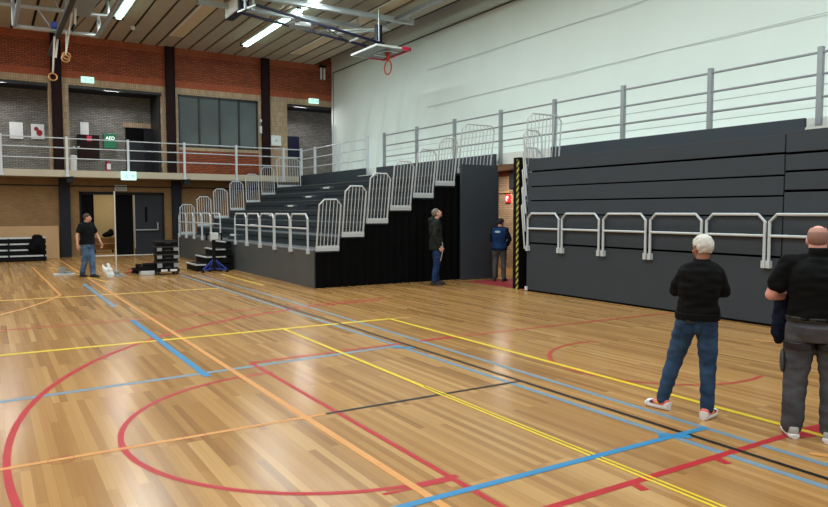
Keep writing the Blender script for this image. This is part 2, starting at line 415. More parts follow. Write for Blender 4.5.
def court():
    line('l_yellow2', (-6, 17.1), (4.93, 17.0), .12, 'faded yellow line')
    line('l_yellow2', (6.0, 20.8), (6.0, 17.0), .11, 'faded yellow line')
    line('l_yellow2', (1.75, 26.5), (2.7, 20), .06, 'faded yellow line')
    poly('l_orange', [(1.25, 27), (1.36, 17.5)], .06, 'orange line')
    poly('l_orange', [(1.36, 17.5), (1.0, 16.4), (.5, 15.3), (.14, 14.72), (-1.2, 13.4)], .08, 'orange curved line')
    line('l_red2', (-6, 12.55), (2.1, 12.8), .085, 'faded red line')
    line('l_red2', (2.1, 12.8), (7.5, 13.1), .085, 'faded red line')
    line('l_lblue', (-6, 7.45), (4.86, 8.31), .095, 'pale blue line')
    line('l_lblue', (5.40, 14.5), (5.25, -1), .07, 'pale blue line')
    line('l_lblue', (4.87, 21), (4.88, 8.5), .07, 'pale blue line')
    line('l_lblue', (4.88, 8.5), (4.835, 0), .075, 'pale blue line')
    line('l_lblue', (5.3, 21), (5.40, 14.5), .06, 'pale blue line')
    arc('l_red', (7.12, 5.8), 7.06, 90, 270, .055, 'red three point arc')
    arc('l_red', (2.75, 5.83), 1.88, 88, 272, .052, 'red free throw arc')
    arc('l_red2', (7.2, 5.8), 1.3, 75, 285, .055, 'small red arc')
    line('l_red', (2.755, 8.36), (2.755, 3.0), .05, 'red free throw line')
    line('l_red', (2.755, 8.34), (5.0, 8.42), .065, 'red lane line')
    line('l_red', (5.35, 8.44), (6.05, 8.45), .09, 'red lane block')
    line('l_red2', (6.05, 8.45), (10.8, 8.33), .07, 'faded red line')
    line('l_red', (2.2, 3.945), (2.755, 3.905), .035, 'red lane tick')
    line('l_red', (2.7, 3.2), (5.8, 3.2), .065, 'red lane line')
    MB().pts([(5.72, 3.27, .0021), (5.72, 3.1, .0021), (6.25, 2.95, .0021), (6.25, 3.22, .0021)], [(0, 1, 2, 3)]).build('court_line', M['l_red'], floor, label='red lane block')
    for x in (3.78, 4.71): line('l_red', (x, 3.2), (x - .03, 3.06), .07, 'red lane tick')
    line('l_orange', (-6, 5.80), (2.64, 5.835), .055, 'orange line')
    line('l_black', (2.64, 5.835), (5.03, 5.83), .05, 'black line')
    line('l_orange', (2.36, 31.5), (2.45, 2.0), .065, 'orange line')
    line('l_yellow', (-6, 10.57), (6.0, 10.485), .10, 'yellow line')
    line('l_yellow2', (6.0, 10.48), (6.4, 10.43), .04, 'faded yellow line')
    line('l_yellow', (6.0, 10.48), (5.94, 1.5), .07, 'yellow line')
    line('l_yellow', (4.02, 10.52), (3.965, 6.2), .055, 'yellow line')
    line('l_yellow', (3.995, 6.2), (3.965, 2.0), .024, 'thin yellow line')
    line('l_yellow', (3.945, 6.2), (3.91, 2.0), .028, 'thin yellow line')
    line('l_black', (4.98, 21), (5.03, 8.5), .05, 'black line')
    line('l_black', (5.03, 8.5), (5.0, -1), .05, 'black line')
    line('l_blue', (2.1, 12.75), (2.1, 7.9), .085, 'blue line')
    line('l_lblue', (2.1, 19.8), (2.1, 14.7), .1, 'pale blue dash')
    line('l_blue', (1.5, 3.715), (5.3, 3.69), .068, 'blue line')
    line('l_blue', (4.78, 3.78), (4.98, 3.60), .09, 'blue line')
    line('l_blue', (4.75, 8.22), (5.0, 8.06), .09, 'blue line')
    line('l_orange', (5.42, 2.86), (5.52, 2.68), .06, 'short orange dash')
    line('l_orange', (9.58, 5.9), (9.66, 5.55), .08, 'short orange dash')
    for x, y in ((.42, 5.81), (1.43, 5.82)):      # floor socket covers
        MB().rings([[Vector((x + r_ * math.cos(2*PI*k/28), y + r_ * math.sin(2*PI*k/28), .0028)) for k in range(28)] for r_ in (.088, .094)], caps=False).build('floor_socket', M['l_red2'], floor)
court()

# ------------------------------------------------------------------ bleachers
def rail_frame(w, h, bars, lean):
    """end guard in the X-Z plane, foot at the origin, leaning towards -Y when lean > 0"""
    c = .13; m = MB(); sh = lambda x, z: (x, -lean * z / h, z)
    m.tube([sh(.02, 0), sh(.02, h - c), sh(.02 + c, h), sh(w - .02 - c, h), sh(w - .02, h - c), sh(w - .02, 0)], .021, 8)
    for i in range(bars):
        x = .02 + (w - .04) * (i + 1) / (bars + 1); top = h
        if x < c: top = h - c + x
        if x > w - c: top = h - c + (w - x)
        m.tube([sh(x, .02), sh(x, top)], .011, 6)
    return m
def make_rail(w, h, bars, lean, parent, loc):
    m = rail_frame(w, h, bars, lean)
    o = m.build('guard_rail', M['rail']); o.parent = parent; o.location = Vector(loc) - parent.location
    k = MB().box(0, w, -.035, .01, -.03, .1).box(.0, w, -.045, .01, .03, .05); q = k.build('kick_plate', M['rail']); q.parent = o
    return o
def hoop(parent, x, ya, yb, z0, zm, z1):
    """front rail in the Y-Z plane between ya > yb"""
    c = .12; r = .026
    m = MB().tube([(x, ya, z0), (x, ya, z1 - c), (x, ya - c, z1), (x, yb + c, z1), (x, yb, z1 - c), (x, yb, z0)], r, 8)
    m.tube([(x, ya, zm), (x, yb, zm)], r * .9, 8)
    o = m.build('front_rail', M['rail'], parent)
    for y in (ya, yb): MB().box(x - .035, x + .05, y - .034, y + .034, z0 - .02, z0 + .10).build('rail_clamp', M['rail'], o)
    return o
def open_bleacher():
    X0, P, Z0, H = 6.8, .705, .94, .336
    yn, yf = 15.67, 29.45
    root = thing('telescopic_bleacher', (9.7, 22.5, 0), 'pulled out charcoal telescopic bleacher with rising decks, side guard rails and black side drape', 'bleacher')
    for k in range(7):
        x = X0 + P * k; z = Z0 + H * k
        t = MB().box(x, 12.6, yn, yf, max(0, z - H) if k else 0.0, z).build('tier' if k else 'front_tier', M['tier'] if k else M['grey_panel2'], root)
        MB().box(x - .012, x + .035, yn, yf, z - .03, z + .004).build('nosing', M['nose'] if k in (0, 1) else M['grey_panel2'], t)
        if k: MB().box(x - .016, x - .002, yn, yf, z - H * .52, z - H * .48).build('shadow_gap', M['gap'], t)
    # aisle half steps with white step markers
    for k in range(1, 7):
        x = X0 + P * k; z = Z0 + H * k
        s = MB().box(x - .36, x, 22.7, 23.9, z - H, z - H / 2).build('aisle_step', M['tier'], root)
        MB().box(x - .372, x - .3, 23.1, 23.6, z - H / 2 - .045, z - H / 2 + .012).build('step_marker', M['white'], s)
        if k > 1: MB().box(x - .366, x - .36, 22.7, 23.9, z - H / 2 - .02, z - H / 2 + .004).build('nosing', M['nose'], s)
    # near side: black drape, end panel, back boards
    m = MB(); vs = []; n = 150
    for i in range(n + 1):
        x = 6.83 + (11.3 - 6.83) * i / n
        k = min(6, max(0, int((x - X0) / P))); top = Z0 + H * k - .06
        for z in (0, top * .5, top): vs.append((x, 15.625 + .02 * math.sin(i * .83) + .012 * math.sin(i * 2.1 + z), z))
    m.pts(vs, [(3*i+j, 3*i+3+j, 3*i+4+j, 3*i+1+j) for i in range(n) for j in range(2)])
    m.build('side_drape', M['drape'], root, smooth=True)
    MB().box(11.10, 12.35, 15.40, 15.50, 0, 3.19).build('end_panel', M['grey_panel'], root, bevel=.008)
    MB().box(12.58, 12.66, 15.85, 23.0, 2.9, 3.56).build('back_board', M['grey_panel'], root)
    MB().box(12.58, 12.66, 23.95, 30.6, 2.9, 3.58).build('back_board', M['tier'], root)
    ls = MB().box(12.3, 12.9, 22.95, 23.95, 2.95, 3.25).build('landing_step', M['tier'], root)
    MB().box(12.28, 12.9, 22.95, 23.95, 3.25, 3.28).build('landing_edge', M['white_edge'], ls)
    # end guards, near and far
    for lean, y in ((.22, 15.60), (-.10, 29.5)):
        a = make_rail(.62, 1.24, 5, lean, root, (X0 + .03, y, Z0 + .01))
        for k in range(1, 6): clone(a, (P * k, 0, H * k), root)
        make_rail(1.14, 1.30, 8, lean, root, (X0 + P * 6 + .06, y, Z0 + H * 6 + .03))
    for i in range(5): hoop(root, 6.76, 21.82 - 1.195 * i, 21.82 - 1.195 * i - 1.12, .86, 1.47, 1.83)
    for i in range(5): hoop(root, 6.76, 29.40 - 1.20 * i, 29.40 - 1.20 * i - 1.13, .86, 1.47, 1.83)
    MB().tube([(6.74, 29.46, 0), (6.74, 29.46, 1.0)], .02, 6).build('corner_post', M['rail'], root)
open_bleacher()

def closed_bleacher():
    X = 10.9
    root = thing('telescopic_bleacher', (11.7, 8, 0), 'folded charcoal telescopic bleacher forming a tall panelled wall behind the two nearest men', 'bleacher')
    MB().box(X + .1, 12.6, 2.3, 12.44, 0, 3.08).build('carcass', M['gap'], root)
    LB = [(.04, 1.13), (1.17, 1.475), (1.50, 1.805), (1.835, 2.13), (2.16, 2.46), (2.49, 2.81), (2.85, 3.13)]
    RB = [(.04, 1.13), (1.17, 1.475), (1.50, 1.84), (1.87, 2.20), (2.24, 2.515), (2.55, 2.80), (2.84, 3.17)]
    for ya, yb, L in ((6.31, 12.48, LB), (2.3, 6.29, RB)):
        for k, (a, b) in enumerate(L):
            MB().box(X + .004 * k, X + .004 * k + .05, ya, yb, a, b).build('fascia_board' if k else 'bottom_panel', M['grey_panel'], root, bevel=.004)
        MB().box(X + .12, 12.6, ya, yb, L[-1][1] - .05, L[-1][1]).build('top_deck', M['tier'], root)
    MB().box(X + .02, X + .1, 2.3, 12.46, 0, .05).build('plinth', M['gap'], root)
    MB().box(X + .02, 12.6, 2.3, 6.0, 3.17, 3.205).build('landing', M['white_edge'], root, label='white edged landing board')
    MB().box(12.58, 12.66, 6.93, 13.5, 2.9, 3.575).build('back_board', M['grey_panel'], root)
    for a, b in ((12.40, 11.36), (11.26, 10.17), (10.05, 8.97), (8.86, 7.74), (7.64, 6.56), (6.48, 5.37), (5.28, 4.2)):
        hoop(root, X - .05, a, b, .985, 1.495, 1.845)
    # nested end guards
    for k in range(5):
        o = rail_frame(.6, 1.16, 3, -.14).build('guard_rail', M['rail']); o.parent = root
        o.location = Vector((X - .04 + .01 * k, 12.53, 1.0 + .42 * k)) - root.location
    o = rail_frame(1.1, 1.06, 8, .08).build('guard_rail', M['rail']); o.parent = root; o.location = Vector((X - .02, 12.55, 3.15)) - root.location
    MB().box(X - .04, X, 12.44, 12.50, .02, .11).build('foot_bracket', M['white'], root)
    # end panel with hazard tape on its edge
    MB().box(10.96, 12.3, 12.84, 13.06, 0, 3.2).build('end_panel', M['black'], root)
    MB().box(10.945, 10.962, 12.85, 12.925, 0, 3.15).build('hazard_strip', M['hazard'], root, label='yellow and black striped edge')
    m = MB()
    for i in range(8): m.box(X - .004, X + .01, 11.75 + .085 * i, 11.79 + .085 * i, 1.135, 1.165)
    m.build('latch_slots', M['gap'], root)
closed_bleacher()

# portable steps
def steps():
    root = thing('portable_steps', (6.15, 22.6, 0), 'black portable steps with pale edged treads leading up into the open bleacher', 'steps')
    for k in range(4):
        z = .235 * (k + 1) - .01; x = 5.55 + .31 * k
        t = MB().box(x + .02, 6.69, 22.02, 23.28, z - .235 + .01, z - .03).build('riser', M['black'], root)
        MB().box(x, x + .36 if k < 3 else 6.69, 22.0, 23.3, z - .03, z).build('tread', M['black'], t)
        MB().box(x - .006, x + .05, 22.0, 23.3, z - .035, z + .004).box(x, 6.5 if k else x + .31, 21.99, 22.04, z - .035, z + .004).build('tread_edge', M['white_edge'], t)
steps()

# ------------------------------------------------------------------ balcony railings
def railing(name, label, pts, zs, posts, zp, z0, cable=None, mat='balc_rail'):
    a, b = Vector(pts[0]), Vector(pts[1]); mid = (a + b) / 2
    root = thing(name, (mid.x, mid.y, 3.58), label, 'railing')
    for z in zs: MB().tube([(a.x, a.y, z), (b.x, b.y, z)], .024, 8).build('rail', M[mat], root)
    for x, y in posts:
        p = MB().box(x - .045, x + .045, y - .045, y + .045, z0, zp).build('post', M[mat], root)
        MB().box(x - .07, x + .07, y - .055, y + .055, z0 - .02, z0 + .08).build('base_plate', M[mat], p)
    for z, x in cable or (): MB().tube([(x, a.y, z), (x, b.y, z)], .008, 5).build('cable', M['seam'], root)
    return root
r = railing('balcony_railing', 'long white railing with three bars along the far balcony edge', (( -8, 30.96), (12.88, 30.96)), (4.83, 4.45, 4.03),
        [(x, 30.96) for x in (-6.3, -4.0, -1.76, .52, 2.80, 5.10, 7.40, 9.70, 11.96, 12.86)], 4.9, 3.32)
for x in (2.9, 7.5): MB().box(x - .13, x + .13, 30.96, 31.2, 3.08, 3.32).build('post_bracket', M['column_grey'], r)
railing('balcony_railing', 'short railing section at the far end of the side balcony, between corner and gap', ((12.88, 30.9), (12.88, 24.2)), (4.78, 4.38, 3.96),
        [(12.88, y) for y in (29.4, 26.8, 24.25)], 4.86, 3.32)
railing('balcony_railing', 'long grey railing on the side balcony in front of the white sheet', ((12.88, 23.0), (12.88, 2.5)), (4.76, 4.37, 3.96),
        [(12.88, y) for y in (22.9, 20.58, 18.29, 15.94, 13.69, 11.37, 9.06, 6.83, 4.6)], 4.86, 3.32, cable=((4.2, 13.0), (3.8, 13.0)), mat='rail_dim')

# ------------------------------------------------------------------ signs and things on the far wall
def flat_text(body, size, mat, parent, loc, rot):
    cu = bpy.data.curves.new('lettering', 'FONT'); cu.body = body; cu.size = size; cu.align_x = 'CENTER'; cu.align_y = 'CENTER'; cu.extrude = .004
    o = bpy.data.objects.new('lettering_tmp', cu); COL.objects.link(o)
    dg = bpy.context.evaluated_depsgraph_get(); me = bpy.data.meshes.new_from_object(o.evaluated_get(dg))
    bpy.data.objects.remove(o); mat4 = Matrix.Translation(Vector(loc) - wl(parent)) @ Matrix.Rotation(R(90), 4, 'X') if rot is None else Matrix.Translation(Vector(loc) - wl(parent)) @ rot
    me.transform(mat4); me.materials.clear(); me.materials.append(M[mat])
    q = bpy.data.objects.new('lettering', me); COL.objects.link(q); q.parent = parent
    return q
def exit_sign(label, x0, x1, y, z0, z1):
    root = thing('exit_sign', ((x0 + x1) / 2, y, z0), label, 'sign')
    MB().box(x0, x1, y - .09, y, z0, z1).build('light_box', M['mint'], root, bevel=.01)
    w = x1 - x0; h = z1 - z0; yf = y - .095
    c = MB(); cx = x0 + w * .36; cz = z0 + h * .5
    c.lathe((cx + .02, yf, cz + h * .26), [(h * .07, -.004), (h * .07, .004)], 10)
    c.beam((cx, yf, cz + h * .16), (cx - .02, yf, cz - h * .05), h * .10, .006, up=(0, 1, 0)); c.beam((cx - .02, yf, cz - h * .05), (cx + h * .15, yf, cz - h * .3), h * .07, .006, up=(0, 1, 0))
    c.beam((cx - .02, yf, cz - h * .05), (cx - h * .22, yf, cz - h * .28), h * .07, .006, up=(0, 1, 0)); c.beam((cx, yf, cz + h * .1), (cx + h * .2, yf, cz), h * .05, .006, up=(0, 1, 0))
    ax = x0 + w * .74
    c.beam((ax - w * .12, yf, cz), (ax + w * .08, yf, cz), .006, h * .1); c.pts([(ax + w * .04, yf, cz + h * .2), (ax + w * .16, yf, cz), (ax + w * .04, yf, cz - h * .2)], [(0, 1, 2)])
    c.build('pictogram', M['green_lit'], root)
exit_sign('lit exit sign on the red brick above the noticeboard bay of the far gallery', 3.50, 4.0, YW - .02, 7.27, 7.52)
exit_sign('lit exit sign on the red brick in the far right corner beside the white sheet', 13.69, 14.21, YW - .02, 7.24, 7.48)
exit_sign('large lit exit sign fixed to the balcony slab edge above the double doors', 4.78, 5.38, 30.88, 3.21, 3.57)
def wall_bits():
    for x0, x1, z0, z1, lab, art in ((-.35, .22, 5.05, 5.7, 'framed notice at the left edge of the gallery wall', 0), (.92, 1.42, 5.0, 5.69, 'blank white framed notice on the gallery wall', 0), (1.72, 2.22, 5.03, 5.66, 'framed picture with dark red figure on the gallery wall', 1)):
        f = thing('framed_notice', ((x0 + x1) / 2, 33.99, z0), lab, 'picture frame')
        MB().box(x0, x1, 33.94, 33.99, z0, z1).build('frame', M['white'], f)
        MB().box(x0 + .05, x1 - .05, 33.93, 33.945, z0 + .05, z1 - .05).build('print', M['paper'], f)
        if art:
            MB().ell(((x0 + x1) / 2 + .06, 33.93, z0 + .26), (.12, .004, .14)).ell(((x0 + x1) / 2 - .05, 33.93, z0 + .42), (.09, .004, .09)).build('print_figure', M['mat_red'], f)
    tag(MB().box(3.64, 3.98, 33.97, 33.99, 5.3, 5.87).build('paper_notice', M['paper']), 'white paper notice on the gallery wall above the brown cabinet', 'notice')
    c = thing('wall_cabinet', (3.93, 33.8, 4.27), 'dark brown wall cabinet on the gallery between the paper notice and the green sign', 'cabinet')
    MB().box(3.5, 4.37, 33.75, 33.99, 4.27, 5.3).build('case', M['column'], c)
    MB().box(3.52, 4.35, 33.73, 33.75, 4.29, 5.28).build('door', M['column'], c)
    MB().box(3.86, 4.06, 33.72, 33.735, 5.02, 5.26).build('warning_label', M['pink'], c)
    MB().lathe((3.52, 33.72, 4.72), [(.05, 0), (.05, .05)], 10).lathe((3.36, 33.9, 4.7), [(.05, 0), (.05, .08)], 10).build('knob', M['white'], c)
    a = thing('defibrillator_cabinet', (4.84, 33.85, 4.75), 'green first aid box lettered AED on the gallery wall', 'first aid box')
    MB().box(4.56, 5.10, 33.8, 33.99, 4.75, 5.4).build('case', M['sign_green'], a, bevel=.015)
    flat_text('AED', .2, 'sign_white', a, (4.83, 33.79, 5.2), None)
    e = thing('fire_extinguisher', (4.72, 33.9, 3.58), 'small red and white fire extinguisher low on the gallery wall under the green box', 'extinguisher')
    MB().lathe((4.72, 33.88, 3.72), [(.0, 0), (.09, .01), (.09, .36), (.05, .43), (.03, .46)], 14).build('cylinder', M['pink'], e)
    MB().box(4.66, 4.82, 33.77, 33.80, 3.8, 4.05).build('label_band', M['white'], e); MB().tube([(4.72, 33.85, 4.18), (4.64, 33.8, 4.15), (4.61, 33.8, 3.9)], .015, 6).build('hose', M['black'], e)
    b = thing('waste_bin', (3.3, 33.7, 3.57), 'white cylindrical bin standing on the gallery floor behind the railing', 'bin')
    MB().lathe((3.3, 33.7, 3.57), [(.12, 0), (.14, .5), (.15, .72), (.12, .74)], 16).build('body', M['white'], b); MB().lathe((3.3, 33.7, 4.31), [(.15, 0), (.13, .06), (.03, .08)], 16).build('lid', M['white'], b)
    tag(MB().box(13.25, 14.0, 33.96, 33.99, 4.6, 5.8).build('blue_notice_board', M['navy']), 'dark blue notice board in the far right gallery recess', 'notice board')
    w = thing('wall_box', (11.95, YW, 5.06), 'white electrical box on the tan brick right of the far window', 'electrical box')
    MB().box(11.70, 12.2, YW - .16, YW, 5.06, 5.55).build('case', M['white'], w, bevel=.02); MB().box(11.9, 12.0, YW - .17, YW - .16, 5.25, 5.35).build('switch', M['seam'], w)
    d = thing('wall_alarm', (11.22, YW, 5.6), 'small white alarm unit on the brick pier beside the far window', 'alarm')
    MB().box(11.15, 11.31, YW - .1, YW, 5.62, 5.95).build('case', M['white'], d, bevel=.01); MB().lathe((11.23, YW - .06, 6.15), [(.06, 0), (.06, .1), (.02, .14)], 10).build('sounder', M['white'], d)
    v = thing('air_vent', (4.93, YW, 2.78), 'pale rectangular air vent above the double doors', 'vent')
    MB().box(4.70, 5.18, YW - .05, YW, 2.79, 3.04).build('frame', M['side_concrete'], v); g = MB()
    for i in range(5): g.box(4.73, 5.15, YW - .06, YW - .04, 2.82 + .042 * i, 2.84 + .042 * i)
    g.build('grille', M['nose'], v)
    s = thing('corner_floodlight', (14.4, 31.9, 8.5), 'twin white tube lamp hanging in the far right ceiling corner', 'lamp')
    for x in (14.33, 14.5): MB().tube([(x, 31.85, 8.45), (x, 31.85, 9.05)], .05, 8).build('tube', M['white'], s)
    MB().box(14.25, 14.58, 31.8, 32.0, 9.02, 9.12).build('bracket', M['frame'], s)
    k = thing('smoke_detector', (5.1, 29.2, 9.16), 'small round smoke detector on the ceiling boards', 'smoke detector')
    MB().lathe((5.1, 29.2, 9.02), [(.04, 0), (.09, .04), (.1, .14)], 14).build('body', M['ceil_strip'], k)
    q = thing('fire_sign', (14.99, 18.0, 2.18), 'square red sign with white symbol on the brick beside the bleacher passage', 'sign')
    MB().box(14.94, 14.99, 18.0, 18.24, 2.2, 2.46).build('plate', M['red_sign'], q)
    MB().box(14.93, 14.94, 18.13, 18.17, 2.24, 2.41).box(14.93, 14.94, 18.07, 18.13, 2.33, 2.41).build('symbol', M['sign_white'], q)
    j = thing('junction_box', (14.9, 17.75, 2.6), 'dark metal box on the passage wall above the red sign', 'electrical box')
    MB().box(14.79, 14.985, 17.45, 17.85, 2.62, 3.22).build('case', M['frame'], j); MB().box(14.77, 14.79, 17.48, 17.82, 2.66, 3.18).build('cover', M['frame'], j)
wall_bits()

# ------------------------------------------------------------------ ceiling lights
def fluoro(x, y0, y1, label, group):
    root = thing('fluorescent_light', (x, (y0 + y1) / 2, 9.16), label, 'ceiling light', group)
    MB().box(x - .17, x + .17, y0, y1, 9.05, 9.158).build('housing', M['fixture'], root)
    MB().box(x - .085, x + .085, y0 + .05, y1 - .05, 8.97, 9.05).build('diffuser', M['tube_lit'], root, bevel=.02)
    MB().box(x - .19, x + .19, y1, y1 + .1, 9.0, 9.148).build('end_cap', M['frame'], root)
    la = bpy.data.lights.new('strip_lamp', 'AREA'); la.shape = 'RECTANGLE'; la.size = .3; la.size_y = y1 - y0; la.energy = 185 * (y1 - y0) / 6; la.color = (.90, .98, 1.0)
    o = bpy.data.objects.new('strip_lamp', la); COL.objects.link(o); o.parent = root; o.location = (0, 0, -.22)
for x, y1 in ((4.35, 27.7), (9.68, 29.4)):
    n = 5
    for i in range(n):
        a = y1 - 6.4 * i
        where = {0: 'farthest', 1: 'second farthest', 2: 'third', 3: 'fourth', 4: 'nearest'}[i]
        side = 'left' if x < 5 else 'right'
        fluoro(x, a - 6.2, a, '%s fluorescent strip of the %s ceiling row' % (where, side), 'ceiling fluorescent strips')
for x in (-1.2, -6.0):
    for y1 in (27.7, 15, 6):
        la = bpy.data.lights.new('row_lamp', 'AREA'); la.shape = 'RECTANGLE'; la.size = .3; la.size_y = 8; la.energy = 320; la.color = (.90, .98, 1.0)
        o = bpy.data.objects.new('row_lamp', la); COL.objects.link(o); o.location = (x, y1 - 4, 8.95)

# ------------------------------------------------------------------ ceiling equipment
def goal():
    root = thing('basketball_goal', (11.9, 21.5, 7.6), 'basketball backboard folded up flat under the ceiling with orange rim and navy arms', 'basketball goal')
    c = [Vector(p) for p in ((11.35, 22.55, 7.5), (11.35, 20.62, 7.5), (12.68, 20.72, 7.5), (12.95, 21.2, 7.47), (12.93, 22.7, 7.5))]
    x0, x1, ya, yb, z = 11.36, 12.66, 20.72, 22.55, 7.5
    MB().box(x0, x1, ya, yb, z, z + .03).build('backboard', M['glassboard'], root)
    f = MB().box(x0 - .03, x0 + .03, ya - .03, yb + .03, z - .01, z + .05).box(x0, x1 - .3, ya - .04, ya + .02, z - .01, z + .05).box(x0, x1 - .55, yb - .02, yb + .03, z - .01, z + .05)
    f.build('board_frame', M['white'], root)
    MB().box(x1 - .32, x1 + .05, ya - .06, ya + .05, z - .04, z + .08).box(x1 - .03, x1 + .05, ya - .06, yb + .05, z - .04, z + .07).box(x1 - .6, x1 + .05, yb - .05, yb + .05, z - .03, z + .06).build('edge_padding', M['pink'], root, bevel=.015)
    t = MB().box(x1 - .75, x1 - .15, 21.2, 21.26, z - .02, z - .01).box(x1 - .75, x1 - .15, 21.94, 22.0, z - .02, z - .01).box(x1 - .75, x1 - .7, 21.2, 22, z - .02, z - .01)
    t.build('target_square', M['white'], root)
    rm = MB(); cx, cy, cz, r = 12.28, 21.55, z - .5, .245
    rm.tube([(cx, cy + r * math.cos(2*PI*i/24), cz + r * math.sin(2*PI*i/24)) for i in range(24)], .024, 8, closed=True)
    rm.beam((cx, cy, cz + r), (cx, cy, z), .12, .05).box(cx - .08, cx + .08, cy - .1, cy + .1, z - .04, z + .0)
    rm.build('rim', M['orange'], root, smooth=True)
    a0, a1 = (6.9, 21.6, 8.15), (11.75, 21.6, 7.62); b0, b1 = (7.2, 20.75, 8.2), (11.75, 20.9, 7.62)
    MB().beam(a0, a1, .07).build('arm', M['navy'], root); MB().beam(b0, b1, .07).build('arm', M['navy'], root)
    lerp = lambda a, b, t: Vector(a) + (Vector(b) - Vector(a)) * t
    for t in (.0, .33, .55, .8): MB().beam(lerp(a0, a1, t), lerp(b0, b1, t), .05).build('cross_strut', M['steel'], root)
    MB().beam(lerp(a0, a1, .55), lerp(b0, b1, .8), .035).beam(lerp(b0, b1, .45), lerp(a0, a1, .8), .035).build('diagonal_brace', M['cord'], root)
    MB().beam(lerp(a0, a1, .4), lerp(b0, b1, .3), .16, .1).beam(lerp(b0, b1, .45), lerp(a0, a1, .4), .09).box(8.55, 9.2, 21.0, 21.5, 7.85, 7.98).build('lifting_gear', M['steel'], root, bevel=.01)
    h = MB().box(11.66, 11.86, 21.2, 21.4, 7.75, 8.35).build('hanger', M['navy'], root, bevel=.02)
    MB().tube([(11.7, 21.15, 7.55), (11.7, 21.15, 8.85)], .03, 6).tube([(11.9, 21.45, 7.55), (11.9, 21.45, 8.85)], .03, 6).build('hanger_rod', M['steel'], h)
    for x in (7.0, 7.25): MB().tube([(x, 21.2, 8.15), (x, 21.2, 8.9)], .04, 6).build('pivot_post', M['steel'], root)
goal()
def gear():
    n = 0
    for ya, x0, x1, z, lab in ((21.95, 5.4, 13.6, 8.78, 'long pale steel beam crossing under the ceiling above the folded backboard'), (23.5, 6.2, 12.2, 8.78, 'pale steel beam under the ceiling on the far side of the folded backboard')):
        b = MB().box(x0, x1, ya - .09, ya + .09, z - .02, z).box(x0, x1, ya - .09, ya + .09, z + .12, z + .14).box(x0, x1, ya - .015, ya + .015, z, z + .12)
        b.beam((x0 + .1, ya, z + .1), (x0 + .1, ya, 9.2), .06).beam((x1 - .1, ya, z + .1), (x1 - .1, ya, 9.2), .06)
        tag(b.build('ceiling_beam', M['rail']), lab, 'beam')
    b = MB().beam((12.86, 23.5, 8.86), (12.86, 10, 8.86), .16, .14)
    for y in (23.2, 19, 14, 10.5): b.beam((12.86, y, 8.9), (12.86, y, 9.2), .05)
    tag(b.build('ceiling_beam', M['rail_dim']), 'grey steel tube running along the ceiling beside the white sheet', 'beam')
    b = MB().beam((10.9, 23.6, 8.55), (12.6, 22.2, 8.55), .05).beam((11.2, 24.1, 8.6), (12.9, 22.5, 8.6), .05).beam((10.9, 23.6, 8.55), (11.2, 24.1, 8.6), .05).beam((12.6, 22.2, 8.55), (12.9, 22.5, 8.6), .05)
    for p in ((11.1, 23.7, 8.57), (12.7, 22.4, 8.57)): b.beam(p, (p[0], p[1], 9.2), .04)
    tag(b.build('ceiling_bracket', M['steel']), 'light steel bracket frame on the ceiling above the folded backboard', 'bracket')
    h = thing('hoist_box', (7.4, 23.1, 8.5), 'navy box with white side panel hanging from the ceiling left of the backboard arms', 'hoist')
    MB().box(7.2, 7.5, 22.3, 24.0, 8.5, 8.98).build('case', M['navy'], h, bevel=.02)
    MB().box(7.17, 7.2, 22.5, 23.85, 8.5, 8.96).build('side_panel', M['white'], h)
    MB().lathe((7.35, 22.29, 8.74), [(.09, 0), (.09, .02)], 16).build('emblem', M['white'], h)
    MB().beam((6.2, 24.0, 8.95), (7.3, 23.8, 8.95), .12).beam((7.35, 22.6, 8.95), (7.35, 22.6, 9.2), .08).beam((7.35, 23.7, 8.95), (7.35, 23.7, 9.2), .08).build('hanger', M['steel'], h)
    # ring rig
    r = thing('ring_rig', (2.3, 24, 8.2), 'grey steel tube frame for gymnastic rings under the ceiling at top left', 'gym frame')
    T = lambda name, p, rad=.055, mat='rail_dim': MB().tube(p, rad, 8).build(name, M[mat], r)
    Y = 26.0
    T('crossbar', [(-.2, Y, 8.52), (3.8, Y, 8.6)], .075, 'steel'); T('crossbar', [(.92, Y, 7.88), (3.42, Y, 7.9)], .075, 'steel')
    T('upright', [(.92, Y, 7.88), (.92, Y, 9.18)]); T('upright', [(3.45, Y, 7.9), (3.45, Y, 8.58)], .06, 'steel'); T('upright', [(3.75, Y, 8.58), (3.75, Y, 9.18)])
    T('side_tube', [(.96, Y, 7.88), (.97, 17, 7.9)]); T('side_tube', [(3.42, Y, 7.9), (3.42, 15, 7.9)], .075); T('side_tube', [(3.8, Y, 8.6), (3.8, 15, 8.6)])
    T('brace', [(1.6, Y, 8.55), (2.05, Y, 7.88)], .03, 'steel'); T('brace', [(2.0, Y, 9.15), (2.3, Y, 8.5)], .03, 'steel'); T('brace', [(2.6, Y, 7.9), (3.4, 24, 8.7)], .02, 'cord')
    MB().beam((2.08, 28.2, 7.5), (2.12, 17, 7.5), .14, .10).build('track_beam', M['cord'], r)
    MB().box(2.3, 3.0, 21.5, 24.6, 8.12, 8.2).beam((2.3, 24.6, 8.1), (2.4, 24.7, 9.2), .05).beam((2.95, 22, 8.1), (2.95, 22, 9.2), .05).build('trolley_plate', M['rail_dim'], r)
    MB().box(2.02, 2.16, Y - .15, Y + .1, 7.95, 8.15).build('pulley_block', M['blue'], r)
